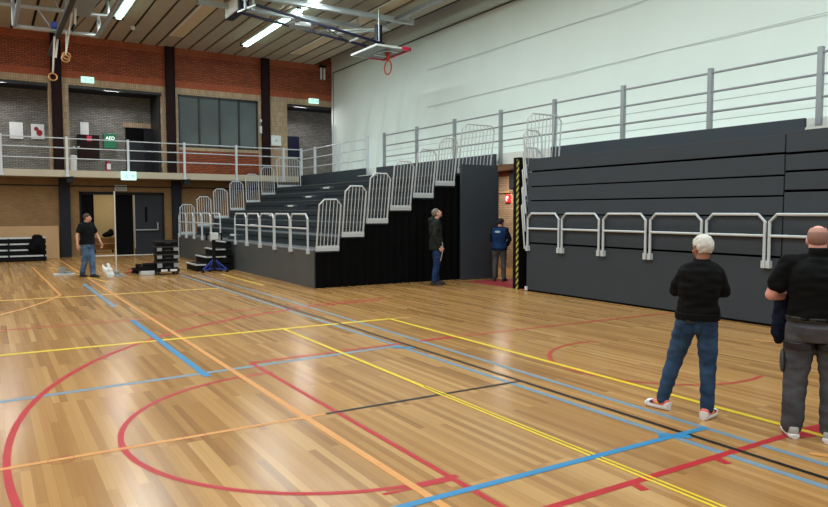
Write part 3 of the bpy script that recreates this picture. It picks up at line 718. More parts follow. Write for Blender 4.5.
    for top, bot, lab in (((2.46, 24.2, 8.1), (2.24, 24.2, 6.78), 'wooden gymnastic ring on pale strap, lower one of the pair below the trolley'),
                          ((2.32, 24.6, 7.6), (2.30, 24.6, 6.95), 'wooden gymnastic ring on pale strap, upper one of the pair below the trolley'),
                          ((1.95, 24.2, 7.3), (1.87, 24.2, 6.18), 'wooden gymnastic ring hanging lowest, in front of the brown column')):
        g = thing('gymnastic_ring', bot, lab, 'gymnastic ring', 'gymnastic rings')
        MB().tube([(bot[0] + .02 * math.sin(k), bot[1] + .10 * math.cos(2*PI*k/18), bot[2] - .12 + .12 * math.sin(2*PI*k/18)) if False else
                   (bot[0] + .115 * math.cos(2*PI*k/18), bot[1] + .05 * math.sin(2*PI*k/18), bot[2] - .12 + .115 * math.sin(2*PI*k/18)) for k in range(18)], .02, 8, closed=True).build('ring', M['ring_wood'], g, smooth=True)
        MB().beam(top, bot, .05, .012).build('strap', M['strap'], g)
    for top, bot in (((2.5, 23.6, 8.1), (2.47, 23.6, 7.6)), ((2.12, 25.2, 7.45), (2.04, 25.2, 6.85))):
        MB().beam(top, bot, .06, .015).build('hanging_strap', M['strap'], r)
gear()

# ------------------------------------------------------------------ things on the floor at the far end
def far_things():
    b = MB(); b.pts([(-1.35, 31.75, 0), (2.48, 31.75, 0), (2.50, 31.95, 1.31), (-1.35, 31.95, 1.31), (-1.35, 31.79, 0), (2.48, 31.79, 0), (2.50, 31.99, 1.31), (-1.35, 31.99, 1.31)],
                    [(0,1,2,3),(4,7,6,5),(0,4,5,1),(1,5,6,2),(2,6,7,3),(3,7,4,0)])
    tag(b.build('plywood_board', M['tan_board']), 'large tan board leaning on the far wall behind the black tiered stand', 'board')
    s = thing('tiered_stand', (.2, 30.3, 0), 'low black folded stand with white edged tiers along the far wall at left', 'stand')
    for k in range(4):
        z = .02 + .225 * k
        t = MB().box(-2.0, 1.9, 30.0 + .06 * k, 30.9, z, z + .16).build('tier', M['black'], s)
        MB().box(-2.0, 1.9, 29.98 + .06 * k, 30.9, z + .165, z + .215).build('tier_edge', M['white_edge'], t)
    for x in (.62, 1.8): MB().box(x, x + .05, 29.97, 30.05, 0, .88).build('upright', M['black'], s)
    j = MB(); j.ell((1.63, 30.02, .70), (.26, .16, .26)).ell((1.45, 30.0, .55), (.18, .13, .22)).ell((1.75, 30.0, .52), (.15, .13, .22)).ell((1.6, 30.0, .93), (.2, .12, .1))
    o = j.build('jacket', M['black_cloth']); blob(o, .03, .03, 3); tag(o, 'black jacket slung over the right end of the tiered stand', 'jacket')
    # net post with base
    p = thing('net_post', (3.2, 21.9, 0), 'tall thin pale post on a flat base standing in front of the double doors', 'post')
    MB().tube([(3.2, 21.9, 0), (3.2, 21.9, 2.5)], .02, 8).build('pole', M['strap'], p)
    MB().box(2.95, 3.42, 21.6, 22.2, 0, .03).build('base_plate', M['rail_dim'], p, bevel=.01)
    MB().lathe((3.2, 21.9, .03), [(.07, 0), (.07, .1), (.035, .13)], 12).build('socket', M['rail_dim'], p)
    # white cones bag
    w = thing('white_bag', (2.84, 20.98, 0), 'white plastic bag with two upright lobes on the floor right of the walking man', 'bag')
    m = MB().ell((2.90, 20.95, .10), (.12, .08, .11))
    limb(m, [(2.93, 20.95, .10), (2.89, 20.95, .26), (2.84, 20.95, .42)], [.08, .075, .03]); limb(m, [(2.86, 20.97, .10), (2.77, 20.97, .25), (2.71, 20.98, .40)], [.07, .068, .03])
    o = m.build('body', M['white'], w); blob(o, .02, .02, 5)
    f = thing('floor_plate', (1.9, 23.0, 0), 'white plate with small grey fitting on the floor left of the walking man', 'plate')
    MB().box(1.62, 2.2, 22.85, 23.25, 0, .04).build('plate', M['white_edge'], f, bevel=.01); MB().box(1.78, 1.95, 23.0, 23.2, .04, .22).box(1.9, 2.1, 23.0, 23.15, .04, .1).build('fitting', M['rail_dim'], f, bevel=.01)
    # stack of crates on a dolly
    d = thing('crate_dolly', (4.57, 21.6, 0), 'low wheeled dolly carrying black crates beside the bleacher', 'dolly')
    MB().box(4.24, 4.9, 21.35, 21.95, .10, .16).build('deck', M['black'], d)
    for x in (4.3, 4.84):
        for y in (21.42, 21.88): MB().tube([(x - .03, y, .055), (x + .03, y, .055)], .055, 12).build('wheel', M['shoe_dark'], d)
    MB().box(4.36, 4.54, 21.335, 21.352, .11, .17).box(4.62, 4.82, 21.335, 21.352, .11, .17).build('reflector', M['white'], d)
    for k, (z0, h, lab) in enumerate(((.16, .27, 'lowest'), (.43, .23, 'second from bottom'), (.66, .23, 'third from bottom'), (.89, .16, 'topmost'))):
        c = thing('equipment_crate', (4.57, 21.65, z0), 'black equipment crate, %s of the stack on the dolly' % lab, 'crate', 'black crates stacked on the dolly')
        MB().box(4.27, 4.87, 21.4, 21.9, z0, z0 + h - .012).build('case', M['black'], c, bevel=.015)
        MB().box(4.25, 4.89, 21.38, 21.92, z0 + h - .07, z0 + h - .03).build('lid_rim', M['shoe_dark'], c)
        if k < 3:
            for x in (4.26, 4.74): MB().box(x, x + .14, 21.385, 21.402, z0 + .06, z0 + .19).build('latch', M['rail_dim'], c)
        MB().box(4.5, 4.66, 21.375, 21.395, z0 + .05, z0 + .09).build('handle', M['shoe_dark'], c)
    # tools
    t = thing('power_tool', (4.02, 21.7, 0), 'black cordless tool with pale battery lying beside the crate stack', 'tool')
    MB().box(3.82, 4.22, 21.55, 21.85, .0, .13).build('battery', M['white_edge'], t, bevel=.02); MB().box(3.80, 4.24, 21.6, 21.9, .12, .26).tube([(3.9, 21.72, .3), (4.25, 21.72, .3)], .06, 10).build('motor_housing', M['black'], t, bevel=.0)
    t = thing('power_tool', (3.8, 22.2, 0), 'black tool with pink tip lying left of the cordless tool', 'tool')
    MB().tube([(3.68, 22.2, .11), (4.0, 22.25, .11)], [.09, .11], 10).box(3.8, 3.95, 22.1, 22.3, 0, .3).build('body', M['black'], t); MB().tube([(3.5, 22.15, .05), (3.68, 22.2, .1)], [.03, .05], 8).build('tip', M['l_red2'], t)
    MB().box(3.84, 3.93, 22.08, 22.1, .12, .24).build('label_plate', M['white'], t)
    # blue legged stand
    b = thing('equipment_stand', (5.98, 21.5, 0), 'black mast on blue splayed legs with a white box on top, before the portable steps', 'stand')
    sx, sy = 5.98, 21.5
    MB().beam((sx, sy, .12), (sx, sy, 1.2), .09).build('mast', M['black'], b)
    MB().box(sx - .12, sx + .13, sy - .09, sy + .09, 1.02, 1.24).build('control_box', M['white_edge'], b, bevel=.02)
    MB().beam((sx - .24, sy, 1.2), (sx + .26, sy, 1.2), .05).beam((sx - .22, sy, 1.2), (sx - .22, sy, 1.0), .05).beam((sx + .24, sy, 1.2), (sx + .24, sy, 1.0), .05).build('handle_bar', M['black'], b)
    for dx, dy in ((-.36, -.05), (.36, -.15), (-.05, .34), (.25, .2)):
        l = MB().beam((sx, sy, .42), (sx + dx, sy + dy, .09), .042).beam((sx, sy, .13), (sx + dx, sy + dy, .07), .04).build('leg', M['blue'], b)
        MB().tube([(sx + dx - .03, sy + dy, .05), (sx + dx + .03, sy + dy, .05)], .05, 10).build('caster', M['black'], l)
    # cart in the back room
    c = thing('storage_cart', (4.5, 34.6, 0), 'ochre wooden cart in the room behind the open door', 'cart')
    MB().box(4.05, 5.0, 34.3, 34.9, .15, .70).build('body', M['ochre'], c); MB().box(4.05, 5.0, 34.26, 34.3, .4, .46).build('ledge', M['tan_board'], c)
    for x in (4.15, 4.9): MB().tube([(x - .03, 34.4, .075), (x + .03, 34.4, .075)], .075, 10).build('wheel', M['black'], c)
    o = MB().ell((4.78, 34.6, .85), (.22, .16, .14)).ell((4.62, 34.6, .82), (.15, .15, .11)).ell((4.86, 34.6, .98), (.12, .12, .12)).build('bag', M['black_cloth']); blob(o, .03, .03, 3)
    tag(o, 'black bag resting on the ochre cart in the back room', 'bag')
    pl = MB().beam((12.0, 13.75, 0), (12.25, 13.45, 1.05), .10, .03)
    tag(pl.build('wooden_slat', M['column']), 'dark wooden slat leaning in the passage beside the man in the blue vest', 'slat')

# ------------------------------------------------------------------ organic helpers
def blob(o, voxel, amp=0.0, scale=6.0, smooth=4):
    """fuse an object's overlapping shells into one surface, soften it and add gentle folds"""
    a = o.modifiers.new('r', 'REMESH'); a.mode = 'VOXEL'; a.voxel_size = voxel; a.use_smooth_shade = True
    if smooth:
        b = o.modifiers.new('s', 'SMOOTH'); b.iterations = smooth; b.factor = .5
    dg = bpy.context.evaluated_depsgraph_get(); me = bpy.data.meshes.new_from_object(o.evaluated_get(dg))
    o.modifiers.clear(); old = o.data; o.data = me; me.name = o.name
    if not me.materials and old.materials: me.materials.append(old.materials[0])
    if amp:
        nr = [v.normal.copy() for v in me.vertices]
        for v, n in zip(me.vertices, nr):
            q = v.co * scale
            v.co = v.co + n * amp * noise.noise(Vector((q.x + .6 * q.z, q.y, q.z * 2.0)))
    for p in me.polygons: p.use_smooth = True
    bpy.data.meshes.remove(old)
    return o
def limb(m, pts, rads, n=12):
    """tapered limb with rounded joints"""
    for (a, b), (ra, rb) in zip(zip(pts, pts[1:]), zip(rads, rads[1:])):
        m.tube([Vector(a) + (Vector(b) - Vector(a)) * t for t in (0, .25, .5, .75, 1)], [ra + (rb - ra) * t for t in (0, .25, .5, .75, 1)], n)
    for p, r_ in zip(pts, rads): m.ell(p, (r_, r_, r_), nu=n, nv=8)
def loft(m, secs, n=20):
    rs = []
    for c, rx, ry in secs:
        c = Vector(c); rs.append([c + Vector((rx * math.cos(2*PI*k/n), ry * math.sin(2*PI*k/n), 0)) for k in range(n)])
    m.rings(rs)
def hand(m, w, d, palm_n, side, curl=.5, k=1.0):
    """w wrist, d pointing direction, palm_n palm normal, side = direction of the thumb"""
    w = Vector(w); d = Vector(d).normalized(); nrm = Vector(palm_n); nrm = (nrm - d * nrm.dot(d)).normalized(); s = Vector(side); s = (s - d * s.dot(d) - nrm * s.dot(nrm)).normalized()
    c = w + d * .052 * k
    rot = Matrix((s, d, nrm)).transposed()
    m.ell(c, (.042 * k, .055 * k, .016 * k), rot, 14, 9); m.ell(w + d * .02 * k + s * .015 * k, (.03 * k, .035 * k, .02 * k), rot)
    for i, (o_, L) in enumerate(((.030, .070), (.010, .078), (-.010, .072), (-.029, .056))):
        p = w + d * .092 * k + s * o_ * k; pts = [p - d * .02 * k, p]; ang = 0; dirv = (d + s * o_ * 1.6).normalized()
        for j, f in enumerate((.45, .32, .25)):
            ang += curl * (.45 + .25 * j) + .05 * i
            q = dirv * math.cos(ang) + nrm * math.sin(ang); p = p + q * L * f * k; pts.append(p)
        limb(m, pts, [.0105 * k, .0100 * k, .0094 * k, .0086 * k, .0074 * k], 8)
    p0 = w + d * .028 * k + s * .030 * k
    limb(m, [p0, p0 + (d * .7 + s * .8 + nrm * .25) * .034 * k, p0 + (d * 1.5 + s * 1.05 + nrm * .6) * .036 * k, p0 + (d * 2.2 + s * 1.0 + nrm * .9) * .036 * k], [.013 * k, .0115 * k, .010 * k, .0085 * k], 8)
def xf(o, Mx):
    o.data.transform(Mx)
    return o

def person(label, at_xy, heading, height, P, look):
    """figure standing at at_xy facing `heading` (degrees, 0 = +Y, positive = towards +X); P holds joint positions in a local frame for a 1.75 m body
       (x right, y forward, z up); look = materials and clothing"""
    s = height / 1.75
    root = thing('person', (at_xy[0], at_xy[1], 0), label, 'person')
    T = Matrix.Scale(s, 4); T = Matrix.Rotation(-R(heading), 4, 'Z') @ T
    vx = look.get('voxel', .009)
    wide = look.get('wide', 1.0)
    J = dict(lean=(0, 0), hl=(-.095, 0, .90), hr=(.095, 0, .90), kl=(-.12, .02, .49), kr=(.12, .02, .49), al=(-.13, -.03, .09), ar=(.13, -.03, .09),
             sl=(-.185, -.005, 1.42), sr=(.185, -.005, 1.42), el=(-.25, 0, 1.13), er=(.25, 0, 1.13), wl=(-.26, .08, .88), wr=(.26, .08, .88),
             fl=-12, fr=12, head=(0, .015, 1.615), hy=0, hp=0, hand_l=((0, .15, -1), (1, 0, 0), (0, 1, 0)), hand_r=((0, .15, -1), (-1, 0, 0), (0, 1, 0)), curl=.45)
    J.update(P); lx, ly = J['lean']; V = lambda p: Vector(p)
    def mk(m, name, mat, voxel=None, amp=0.0, scale=6., parent=root, sm=3, lab=None):
        o = m.build(name, M[mat]); xf(o, T)
        if voxel: blob(o, voxel, amp, scale, sm)
        o.parent = parent
        if lab: o['label'] = lab
        return o
    def sec(z): # spine offset
        t = max(0, min(1, (z - .9) / .6)); return lx * t, ly * t
    def trunk(m, grow, zs):
        out = []
        prof = [(.80, .10, .09), (.86, .150, .112), (.93, .168, .122), (1.02, .158, .112), (1.12, .152, .110), (1.24, .166, .118), (1.34, .174, .116), (1.40, .165, .100), (1.445, .125, .080), (1.48, .068, .064)]
        def at(z):
            for (za, xa, ya_), (zb, xb, yb_) in zip(prof, prof[1:]):
                if za <= z <= zb: t = (z - za) / (zb - za); return xa + (xb - xa) * t, ya_ + (yb_ - ya_) * t
        zz = sorted({zs[0], zs[1]} | {q[0] for q in prof if zs[0] < q[0] < zs[1]})
        for z in zz:
            rx, ry = at(z); ox, oy = sec(z)
            out.append(((ox, oy - (.01 if z > 1.2 else 0), z), rx * wide + grow, ry * (wide * .5 + .5) * look.get('deep', 1.0) + grow))
        loft(m, out)
    hd = V(J['head']); HR = Matrix.Rotation(-R(J['hy']), 3, 'Z') @ Matrix.Rotation(R(J['hp']), 3, 'X')
    H = lambda x, y, z: hd + HR @ Vector((x, y, z))
    # ---- the continuous body
    m = MB()
    trunk(m, -.012, (.80, 1.48))
    ox, oy = sec(1.45)
    limb(m, [(ox, oy - .015, 1.44), hd + HR @ Vector((0, -.02, -.06))], [.062 * look.get('neck', 1), .056 * look.get('neck', 1)], 14)
    for a, b, c in (('hl', 'kl', 'al'), ('hr', 'kr', 'ar')): limb(m, [V(J[a]), V(J[b]), V(J[c])], [.085, .055, .038], 14)
    for a, b, c in (('hl', 'kl', 'al'), ('hr', 'kr', 'ar')):
        cf = V(J[b]).lerp(V(J[c]), .3) + Vector((0, -.018, 0)); m.ell(cf, (.045, .05, .11))
    for sd in 'lr':
        sh, el, wr = V(J['s' + sd]), V(J['e' + sd]), V(J['w' + sd])
        limb(m, [sh, sh.lerp(el, .5), el, el.lerp(wr, .35), wr], [q * look.get('arm', 1) for q in (.050, .045, .036, .037, .026)], 12)
        dd, pn, sd_ = J['hand_' + sd]; hand(m, wr, dd, pn, sd_, J['curl'] if not isinstance(J['curl'], dict) else J['curl'][sd])
        an = V(J['a' + sd]); ang = R(J['f' + sd]); fd = Vector((math.sin(ang), math.cos(ang), 0)); b0 = Vector((an.x, an.y, .045))
        limb(m, [b0 - fd * .03, b0 + fd * .08 + Vector((0, 0, -.01)), b0 + fd * .15 + Vector((0, 0, -.018))], [.036, .034, .024], 10)
    # head and face
    m.ell(H(0, -.012, .022), (.074, .094, .092), HR, 18, 12); m.ell(H(0, .022, -.045), (.056, .068, .068), HR, 16, 10); m.ell(H(0, .062, -.088), (.026, .022, .022), HR)
    m.ell(H(0, .076, .022), (.048, .016, .014), HR); limb(m, [H(0, .084, .012), H(0, .103, -.022)], [.009, .014], 8)
    for q in (-1, 1):
        m.ell(H(.014 * q, .094, -.026), (.010, .012, .009), HR); m.ell(H(.040 * q, .066, -.03), (.022, .02, .02), HR)
        m.ell(H(.077 * q, -.008, -.012), (.010, .02, .032), HR); m.ell(H(.03 * q, .074, .004), (.016, .012, .008), HR)
    m.ell(H(0, .086, -.056), (.024, .010, .006), HR); m.ell(H(0, .084, -.067), (.02, .010, .006), HR)
    body = mk(m, 'body', look['skin'], min(vx, .007) * s, sm=2)
    for q in (-1, 1):
        e = MB().ell(H(.03 * q, .083, .006), (.011, .009, .007), HR, 10, 7); mk(e, 'eye', 'eye')
    # ---- hair
    hk = look.get('hair', 'crop')
    h = MB(); h.ell(H(0, -.016, .026), (.0775 + look.get('hair_t', .006), .098 + look.get('hair_t', .006), .095 + look.get('hair_t', .006)), HR, 40, 28)
    HRi = HR.inverted(); keep = []
    for f in h.f:
        c = sum((h.v[i] for i in f), Vector()) / len(f); l = HRi @ (c - hd)
        if hk == 'full': ok = (l.z > .045 and l.y < .085) or (l.y < -.0 and l.z > -.055 and not (abs(l.x) > .06 and l.y > -.03 and l.z < .02)) or (l.y < .03 and l.z > .02)
        elif hk == 'bald': ok = l.y < .035 and -.06 < l.z < .075 - max(0, l.y) * 1.2 and not (abs(l.x) > .06 and -.035 < l.y and l.z < .02)
        else: ok = (l.z > .058 and l.y < .08) or (l.y < -.015 and l.z > -.045) or (l.y < .035 and l.z > .025)
        if ok and len(f) == 4 or (ok and len(f) > 4): keep.append(f)
    h.f = keep; ho = mk(h, 'hair', look['hair_mat'])
    amp = look.get('hair_amp', .004)
    for v in ho.data.vertices: v.co += v.normal * amp * noise.noise(v.co * 42)
    sm_ = ho.modifiers.new('thick', 'SOLIDIFY'); sm_.thickness = .006; sm_.offset = -1
    for p in ho.data.polygons: p.use_smooth = True
    if hk == 'bald':
        h2 = MB(); h2.ell(H(0, -.016, .026), (.0782, .0987, .0957), HR, 40, 28)
        h2.f = [f for f in h2.f if len(f) == 4 and (lambda l: l.y < .02 and .06 < l.z < .098 - max(0, l.y) * 1.2)(HRi @ (sum((h2.v[i] for i in f), Vector()) / 4 - hd))]
        mk(h2, 'hair_fade', 'stubble_fade')
    # ---- trousers
    m = MB(); trunk(m, .012, (.80, .93)); ox, oy = sec(1.0); loft(m, [((0, 0, .92), .172 * wide + .004, .13 * look.get('deep', 1)), ((0, 0, 1.0), .164 * wide + .004, .122 * look.get('deep', 1))])
    lr = look.get('leg_r', (.104, .078, .068, .064))
    for sd in 'lr':
        hp, kn, an = V(J['h' + sd]), V(J['k' + sd]), V(J['a' + sd])
        b = kn.lerp(an, .55) + Vector((0, -.012, 0)); c = an + (kn - an).normalized() * .01
        limb(m, [hp, hp.lerp(kn, .5) + Vector((0, .006, 0)), kn, b, c], [lr[0], (lr[0] + lr[1]) / 2 + .004, lr[1], lr[2], lr[3]], 16)
        m.ell(hp + Vector((0, -.05, .03)), (.085, .075, .09))
        for z_, rr in ((.035, .006), (.075, .003)): m.ell(c + (kn - c).normalized() * z_, (lr[3] + rr, lr[3] + rr, .022))
    tr = mk(m, 'trousers', look['trousers'], vx * s, .010, 9)
    if look.get('belt'):
        b = MB(); rx, ry = .170 * wide + .012, .130 * look.get('deep', 1) + .008
        b.rings([[Vector((q * rx * math.cos(2*PI*k/32), q * ry * math.sin(2*PI*k/32), z)) for k in range(32)] for q, z in ((1, .965), (1.02, .97), (1.02, .998), (1, 1.003))]); mk(b, 'belt', 'belt')
    # ---- top
    m = MB(); hem = look.get('hem', .93); g = look.get('top_g', .018)
    if hem < .925: ox, oy = sec(hem); loft(m, [((ox, oy, hem), .178 * wide + g, .135 * look.get('deep', 1) + g), ((ox, oy, .99), .172 * wide + g, .128 * look.get('deep', 1) + g), ((ox, oy, 1.05), .160 * wide + g, .115 * look.get('deep', 1) + g)])
    trunk(m, g, (hem, 1.48)); ox, oy = sec(1.46); loft(m, [((ox, oy - .012, 1.40), .13, .09), ((ox, oy - .015, 1.455), .088, .078), ((ox, oy - .012, look.get('collar', 1.505)), (.066 + g * .3) * look.get('neck', 1), (.064 + g * .3) * look.get('neck', 1))])
    for sd in 'lr':
        sh, el, wr = V(J['s' + sd]), V(J['e' + sd]), V(J['w' + sd])
        sl = look.get('sleeve', 'long')
        if sl == 'long': limb(m, [sh, sh.lerp(el, .5), el, el.lerp(wr, .5), el.lerp(wr, .93)], [.062, .062, .055, .052, .042], 14)
        elif sl == 'short': limb(m, [sh, sh.lerp(el, .32), sh.lerp(el, .62)], [q * look.get('arm', 1) for q in (.064, .064, .066)], 14)
        cx = Vector((ox, oy, 1.41)); limb(m, [sh, sh.lerp(cx, .5) + Vector((0, 0, .02)), cx], [.066, .07, .07], 12)
    if look.get('hood'): m.ell((ox, oy - .10, 1.46), (.11, .07, .085)); m.ell((ox, oy - .06, 1.50), (.10, .07, .05))
    tp = mk(m, look.get('top_name', 'shirt'), look['top'], vx * s, look.get('fold', .014), 9)
    if look.get('over'):
        b = MB(); trunk(b, g + .014, (hem - .01, 1.475))
        for sd in 'lr': b.ell(V(J['s' + sd]) * .82 + Vector((0, 0, 1.40 * .18)), (.072, .082, .07))
        mk(b, 'vest', look['over'], vx * s, .010, 9)
    if look.get('rib'):
        b = MB(); rx, ry = .176 * wide + g, .134 * look.get('deep', 1) + g
        b.rings([[Vector((sec(.97)[0] + q * rx * math.cos(2*PI*k/32), sec(.97)[1] + q * ry * math.sin(2*PI*k/32), z)) for k in range(32)] for q, z in ((.96, .925), (.98, .93), (1.0, .98), (.98, .99))]); mk(b, 'waistband', look['top'], parent=root)
    # ---- shoes
    for sd in 'lr':
        an = V(J['a' + sd]); ang = R(J['f' + sd]); fd = Vector((math.sin(ang), math.cos(ang), 0)); sd_v = Vector((fd.y, -fd.x, 0)); up = Vector((0, 0, 1)); b0 = Vector((an.x, an.y, 0)); an0 = an.z - .09
        def ring(t, w, z0, z1, n=14):
            out = []
            for k in range(n):
                c_, s_ = math.cos(2*PI*k/n), math.sin(2*PI*k/n)
                out.append(b0 + fd * t * look.get('shoe_k', 1) + sd_v * w * (abs(c_) ** .75) * (1 if c_ >= 0 else -1) + up * (an0 + (z0 + z1) / 2 + (z1 - z0) / 2 * (abs(s_) ** .6) * (1 if s_ >= 0 else -1)))
            return out
        m = MB().rings([ring(-.086, .022, .028, .075), ring(-.07, .038, .02, .105), ring(-.02, .042, .02, .112), ring(.04, .042, .02, .100), ring(.10, .046, .02, .078), ring(.16, .042, .02, .062), ring(.195, .026, .022, .05)])
        sh = mk(m, 'shoe', look['shoe'], .006 * s if vx < .01 else .012, sm=2)
        hs = look.get('sole_h', 1)
        m = MB().rings([ring(-.098, .022, .0, .034 * hs), ring(-.08, .042, .0, .04 * hs), ring(.0, .046, .0, .034 * hs), ring(.10, .051, .0, .034 * hs), ring(.17, .046, .002, .034 * hs), ring(.208, .026, .008, .032 * hs)])
        mk(m, 'sole', look.get('sole', 'shoe_white'), parent=sh)
        if look.get('shoe_panels'):
            for nm, mt, t, w, z0, z1 in (('heel_panel', 'shoe_white', -.07, .0415, .03, .078), ('side_panel', 'shoe_yellow', .045, .0475, .045, .075), ('navy_panel', 'shoe_navy', .105, .0485, .05, .072), ('toe_panel', 'shoe_white', .15, .0465, .03, .073)):
                m = MB().rings([ring(t - .025, w * .97, z0, z1), ring(t, w, z0 - .003, z1 + .004), ring(t + .025, w * .97, z0, z1)]); mk(m, nm, mt, parent=sh)
    return root, T, mk, J

def people():
    # 1 near man, white hair, arms folded
    root, T, mk, J = person('white haired man in black sweatshirt and blue jeans seen from behind, arms folded', (5.575, 4.0), 53.7, 1.70, dict(
        hl=(-.09, 0, .89), hr=(.09, 0, .89), kl=(-.20, .08, .48), kr=(.105, -.02, .485), al=(-.30, .08, .09), ar=(.105, -.105, .09), fl=-62, fr=24, lean=(.025, 0),
        sl=(-.13, -.01, 1.375), sr=(.18, -.01, 1.375), el=(-.200, .04, 1.185), er=(.232, .04, 1.185), wl=(.04, .25, 1.17), wr=(-.02, .22, 1.12),
        hand_l=((1, .05, .05), (0, -1, 0), (0, 0, 1)), hand_r=((-1, .02, .1), (0, -1, 0), (0, 0, 1)), curl=.3, head=(.03, .02, 1.605), hy=-38, hp=-6),
        dict(skin='skin_brown', hair='full', hair_mat='white_hair', hair_t=.012, hair_amp=.010, trousers='jeans', top='sweater', top_name='sweatshirt', rib=True, sleeve='long', shoe='shoe_coral', sole='shoe_white', sole_h=1.5, shoe_panels=True, shoe_k=.86, wide=1.02, deep=1.1, top_g=.026, fold=.016, hem=.93, leg_r=(.104, .078, .066, .060)))
    mk(MB().box(-.10, -.01, -.158, -.146, .905, .935), 'belt_pouch', 'belt'); 
    for q in (-1, 1): mk(MB().box(-.045 + .085 * q, .045 + .085 * q, -.1445, -.136, .80, .88), 'back_pocket', 'jeans_pocket')
    # 2 right man, shaved head, black polo, grey work trousers
    root, T, mk, J = person('shaven headed man in black polo shirt and dark grey work trousers at the right edge', (5.84, 3.06), 60, 1.79, dict(
        hl=(-.10, 0, .90), hr=(.10, 0, .90), kl=(-.135, .01, .49), kr=(.13, .02, .49), al=(-.15, -.03, .09), ar=(.125, -.04, .09), fl=-14, fr=16,
        sl=(-.205, -.005, 1.43), sr=(.205, -.005, 1.43), el=(-.335, .01, 1.16), er=(.32, .05, 1.15), wl=(-.16, .24, 1.14), wr=(.14, .27, 1.12),
        hand_l=((1, .3, .1), (0, -.5, -1), (0, 1, .2)), hand_r=((-1, .2, .1), (0, -1, 0), (0, 0, 1)), curl=.4, head=(-.008, .02, 1.625), hy=4, hp=0, lean=(.012, 0)),
        dict(skin='skin_pink', hair='bald', hair_mat='stubble', hair_t=.0005, hair_amp=.0, trousers='work', belt=True, top='polo', top_name='polo_shirt', sleeve='short', shoe='shoe_grey', sole='shoe_white', wide=1.22, deep=1.22, arm=1.28, collar=1.562, neck=1.18, top_g=.02, fold=.014, hem=.975, leg_r=(.122, .094, .088, .084)))
    for q in (-1, 1):
        mk(MB().rings([[Vector((.11 * q + r_ * math.cos(2*PI*k/20), .002 + r_ * 1.02 * math.sin(2*PI*k/20), z)) for k in range(20)] for r_, z in ((.1225, .735), (.1255, .74), (.1255, .785), (.1225, .79))]), 'thigh_strap', 'belt')
    for sd, q in (('l', -1), ('r', 1)):
        mk(MB().ell((.235 * q, .0, .62), (.022, .065, .10)), 'cargo_pocket', 'work'); mk(MB().ell((.135 * q, .075, .49), (.06, .03, .11)), 'knee_pad', 'belt')
    # jacket draped over his left forearm
    j = MB(); j.ell((-.21, .19, 1.14), (.12, .10, .07)); 
    loft(j, [((-.23, .19, .78), .045, .07), ((-.24, .19, .86), .075, .09), ((-.235, .19, .98), .085, .10), ((-.23, .19, 1.10), .085, .09), ((-.21, .19, 1.17), .07, .07)])
    j.ell((-.27, .15, .84), (.055, .06, .11)); j.ell((-.20, .22, .74), (.03, .04, .12))
    o = j.build('held_jacket', M['navy_jacket']); xf(o, T); blob(o, .012, .02, 10); o.location = root.location
    tag(o, 'dark navy jacket draped over the left forearm of the shaven headed man', 'jacket')
    # 3 left man walking
    person('man in black shirt and washed jeans walking in front of the far double doors', (2.44, 21.95), 146, 1.86, dict(
        hl=(-.09, 0, .90), hr=(.09, 0, .90), kl=(-.07, .10, .49), kr=(.06, -.02, .49), al=(-.05, .14, .09), ar=(.05, -.16, .09), fl=-5, fr=6,
        el=(-.30, .04, 1.14), er=(.30, -.02, 1.15), wl=(-.31, .17, .92), wr=(.34, .03, .90), head=(0, .035, 1.615), hy=-38, hp=-4,
        hand_l=((.05, .35, -1), (1, 0, 0), (0, 1, 0)), hand_r=((.05, .1, -1), (-1, 0, 0), (0, 1, 0))),
        dict(skin='skin', hair='crop', hair_mat='brown_hair', hair_t=.003, trousers='jeans2', top='vest', top_name='polo_shirt', sleeve='short', shoe='shoe_dark', sole='shoe_dark', wide=1.12, deep=1.12, hem=.90, voxel=.012, leg_r=(.108, .084, .074, .070)))
    # 4 tall man looking up by the black drape
    root, T, mk, J = person('tall man in dark olive jacket looking up beside the black side drape', (9.80, 14.72), 118, 1.99, dict(
        hl=(-.09, 0, .90), hr=(.09, 0, .90), kl=(-.09, .02, .49), kr=(.09, .01, .49), al=(-.09, .02, .09), ar=(.10, -.05, .09), fl=-8, fr=8,
        el=(-.235, -.02, 1.13), er=(.235, -.05, 1.12), wl=(-.21, .05, .89), wr=(.20, .06, .88), head=(0, .015, 1.625), hy=-6, hp=27, lean=(0, -.02),
        hand_l=((.1, .3, -1), (1, 0, 0), (0, 1, .3)), hand_r=((-.1, .5, -1), (-1, 0, 0), (0, 1, .3)), curl=.9),
        dict(skin='skin', hair='crop', hair_mat='grey_hair', hair_t=.0015, trousers='jeans3', top='parka', top_name='jacket', hood=True, sleeve='long', shoe='shoe_dark', sole='shoe_dark', wide=1.0, deep=1.04, hem=.80, top_g=.028, voxel=.012))
    q = MB().tube([(.185, .115, .98), (.185, .135, .82), (.185, .08, .56)], [.014, .014, .011], 8); o = q.build('rolled_paper', M['steel']); xf(o, T); o.location = root.location
    tag(o, 'thin pale rolled paper held in the hand of the man looking up', 'paper roll')
    # 5 man in blue vest in the passage
    root, T, mk, J = person('man in navy blue vest and grey trousers facing into the brick passage, head bowed', (11.80, 14.62), 50, 1.73, dict(
        kl=(-.12, .02, .49), kr=(.11, .02, .49), el=(-.24, .06, 1.13), er=(.27, .05, 1.14), wl=(-.10, .28, 1.02), wr=(.17, .26, .98),
        hand_l=((.8, .6, -.1), (0, 0, -1), (0, 1, 0)), hand_r=((-.3, .8, -.3), (0, 0, -1), (-1, 0, 0)), head=(.02, .05, 1.605), hy=25, hp=-12, lean=(0, .02)),
        dict(skin='skin', hair='full', hair_mat='dark_hair', hair_t=.009, trousers='work2', top='navy_jacket', over='blue_vest', top_name='shirt', sleeve='long', shoe='shoe_dark', sole='shoe_dark', wide=1.06, deep=1.1, hem=.86, voxel=.012, top_g=.026))
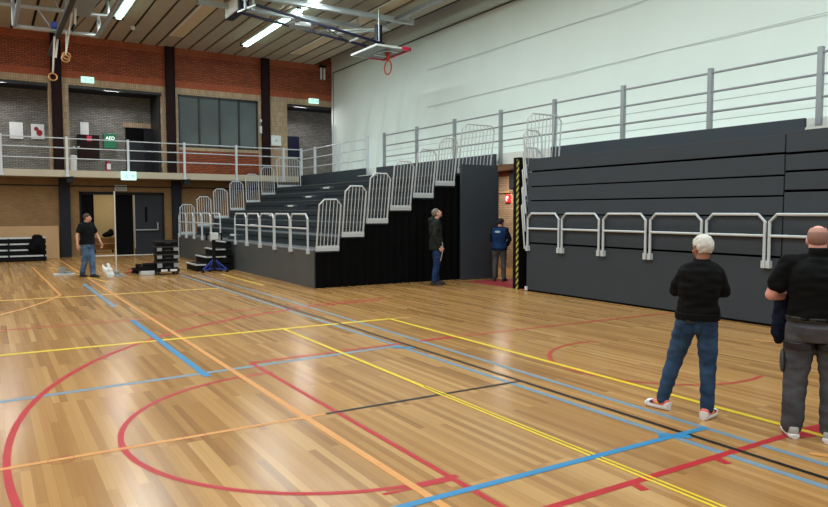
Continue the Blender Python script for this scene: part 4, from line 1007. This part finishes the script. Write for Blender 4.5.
    e = MB().ell((-.02, -.180, 1.36), (.095, .012, .042), nu=24); mk(e, 'back_emblem', 'l_blue'); e = MB().ell((-.02, -.188, 1.36), (.068, .01, .024), nu=24); mk(e, 'emblem_centre', 'white_edge')
far_things()
people()

# ------------------------------------------------------------------ light in the side rooms, world, camera
def lamp(name, loc, size, energy, col=(1, .95, .88), rot=(0, 0, 0)):
    la = bpy.data.lights.new(name, 'AREA'); la.size = size; la.energy = energy; la.color = col
    o = bpy.data.objects.new(name, la); COL.objects.link(o); o.location = loc; o.rotation_euler = rot
lamp('passage_fill', (13.9, 17.5, 3.2), .6, 75, (1, .97, .92))  # added fill light that lifts the passage brick, no fitting there
lamp('room_lamp', (5, 34, 3.1), 1.2, 48)
for x in (.5, 4.8, 13.6): lamp('gallery_fill', (x, 32.75, 7.0), .6, 46, (1, 1, 1), (R(-18), 0, 0))  # unseen fill lights added to brighten the gallery wall
w = bpy.data.worlds.new('hall_ambient'); sc.world = w; w.use_nodes = True
w.node_tree.nodes['Background'].inputs[0].default_value = (.92, .97, 1.0, 1); w.node_tree.nodes['Background'].inputs[1].default_value = .62
cam = bpy.data.cameras.new('camera'); co = bpy.data.objects.new('camera', cam); COL.objects.link(co); sc.camera = co
cam.sensor_fit = 'HORIZONTAL'; cam.sensor_width = 36; cam.lens = 36 * 687.2 / 828; cam.clip_end = 200
co.location = (0, 0, 1.9)
yaw, pitch, roll = -.555036, -.0613059, -.000735
f = Vector((-math.sin(yaw) * math.cos(pitch), math.cos(yaw) * math.cos(pitch), math.sin(pitch))); r_ = Vector((math.cos(yaw), math.sin(yaw), 0)); u = r_.cross(f)
c_, s_ = math.cos(roll), math.sin(roll); rr = c_ * r_ + s_ * u; uu = -s_ * r_ + c_ * u
co.matrix_world = Matrix(((rr.x, uu.x, -f.x, 0), (rr.y, uu.y, -f.y, 0), (rr.z, uu.z, -f.z, 1.9), (0, 0, 0, 1)))
sc.view_settings.view_transform = 'Standard'; sc.view_settings.look = 'None'; sc.view_settings.exposure = 0.0
sc.cycles.use_denoising = True
sc.cycles.max_bounces = 8
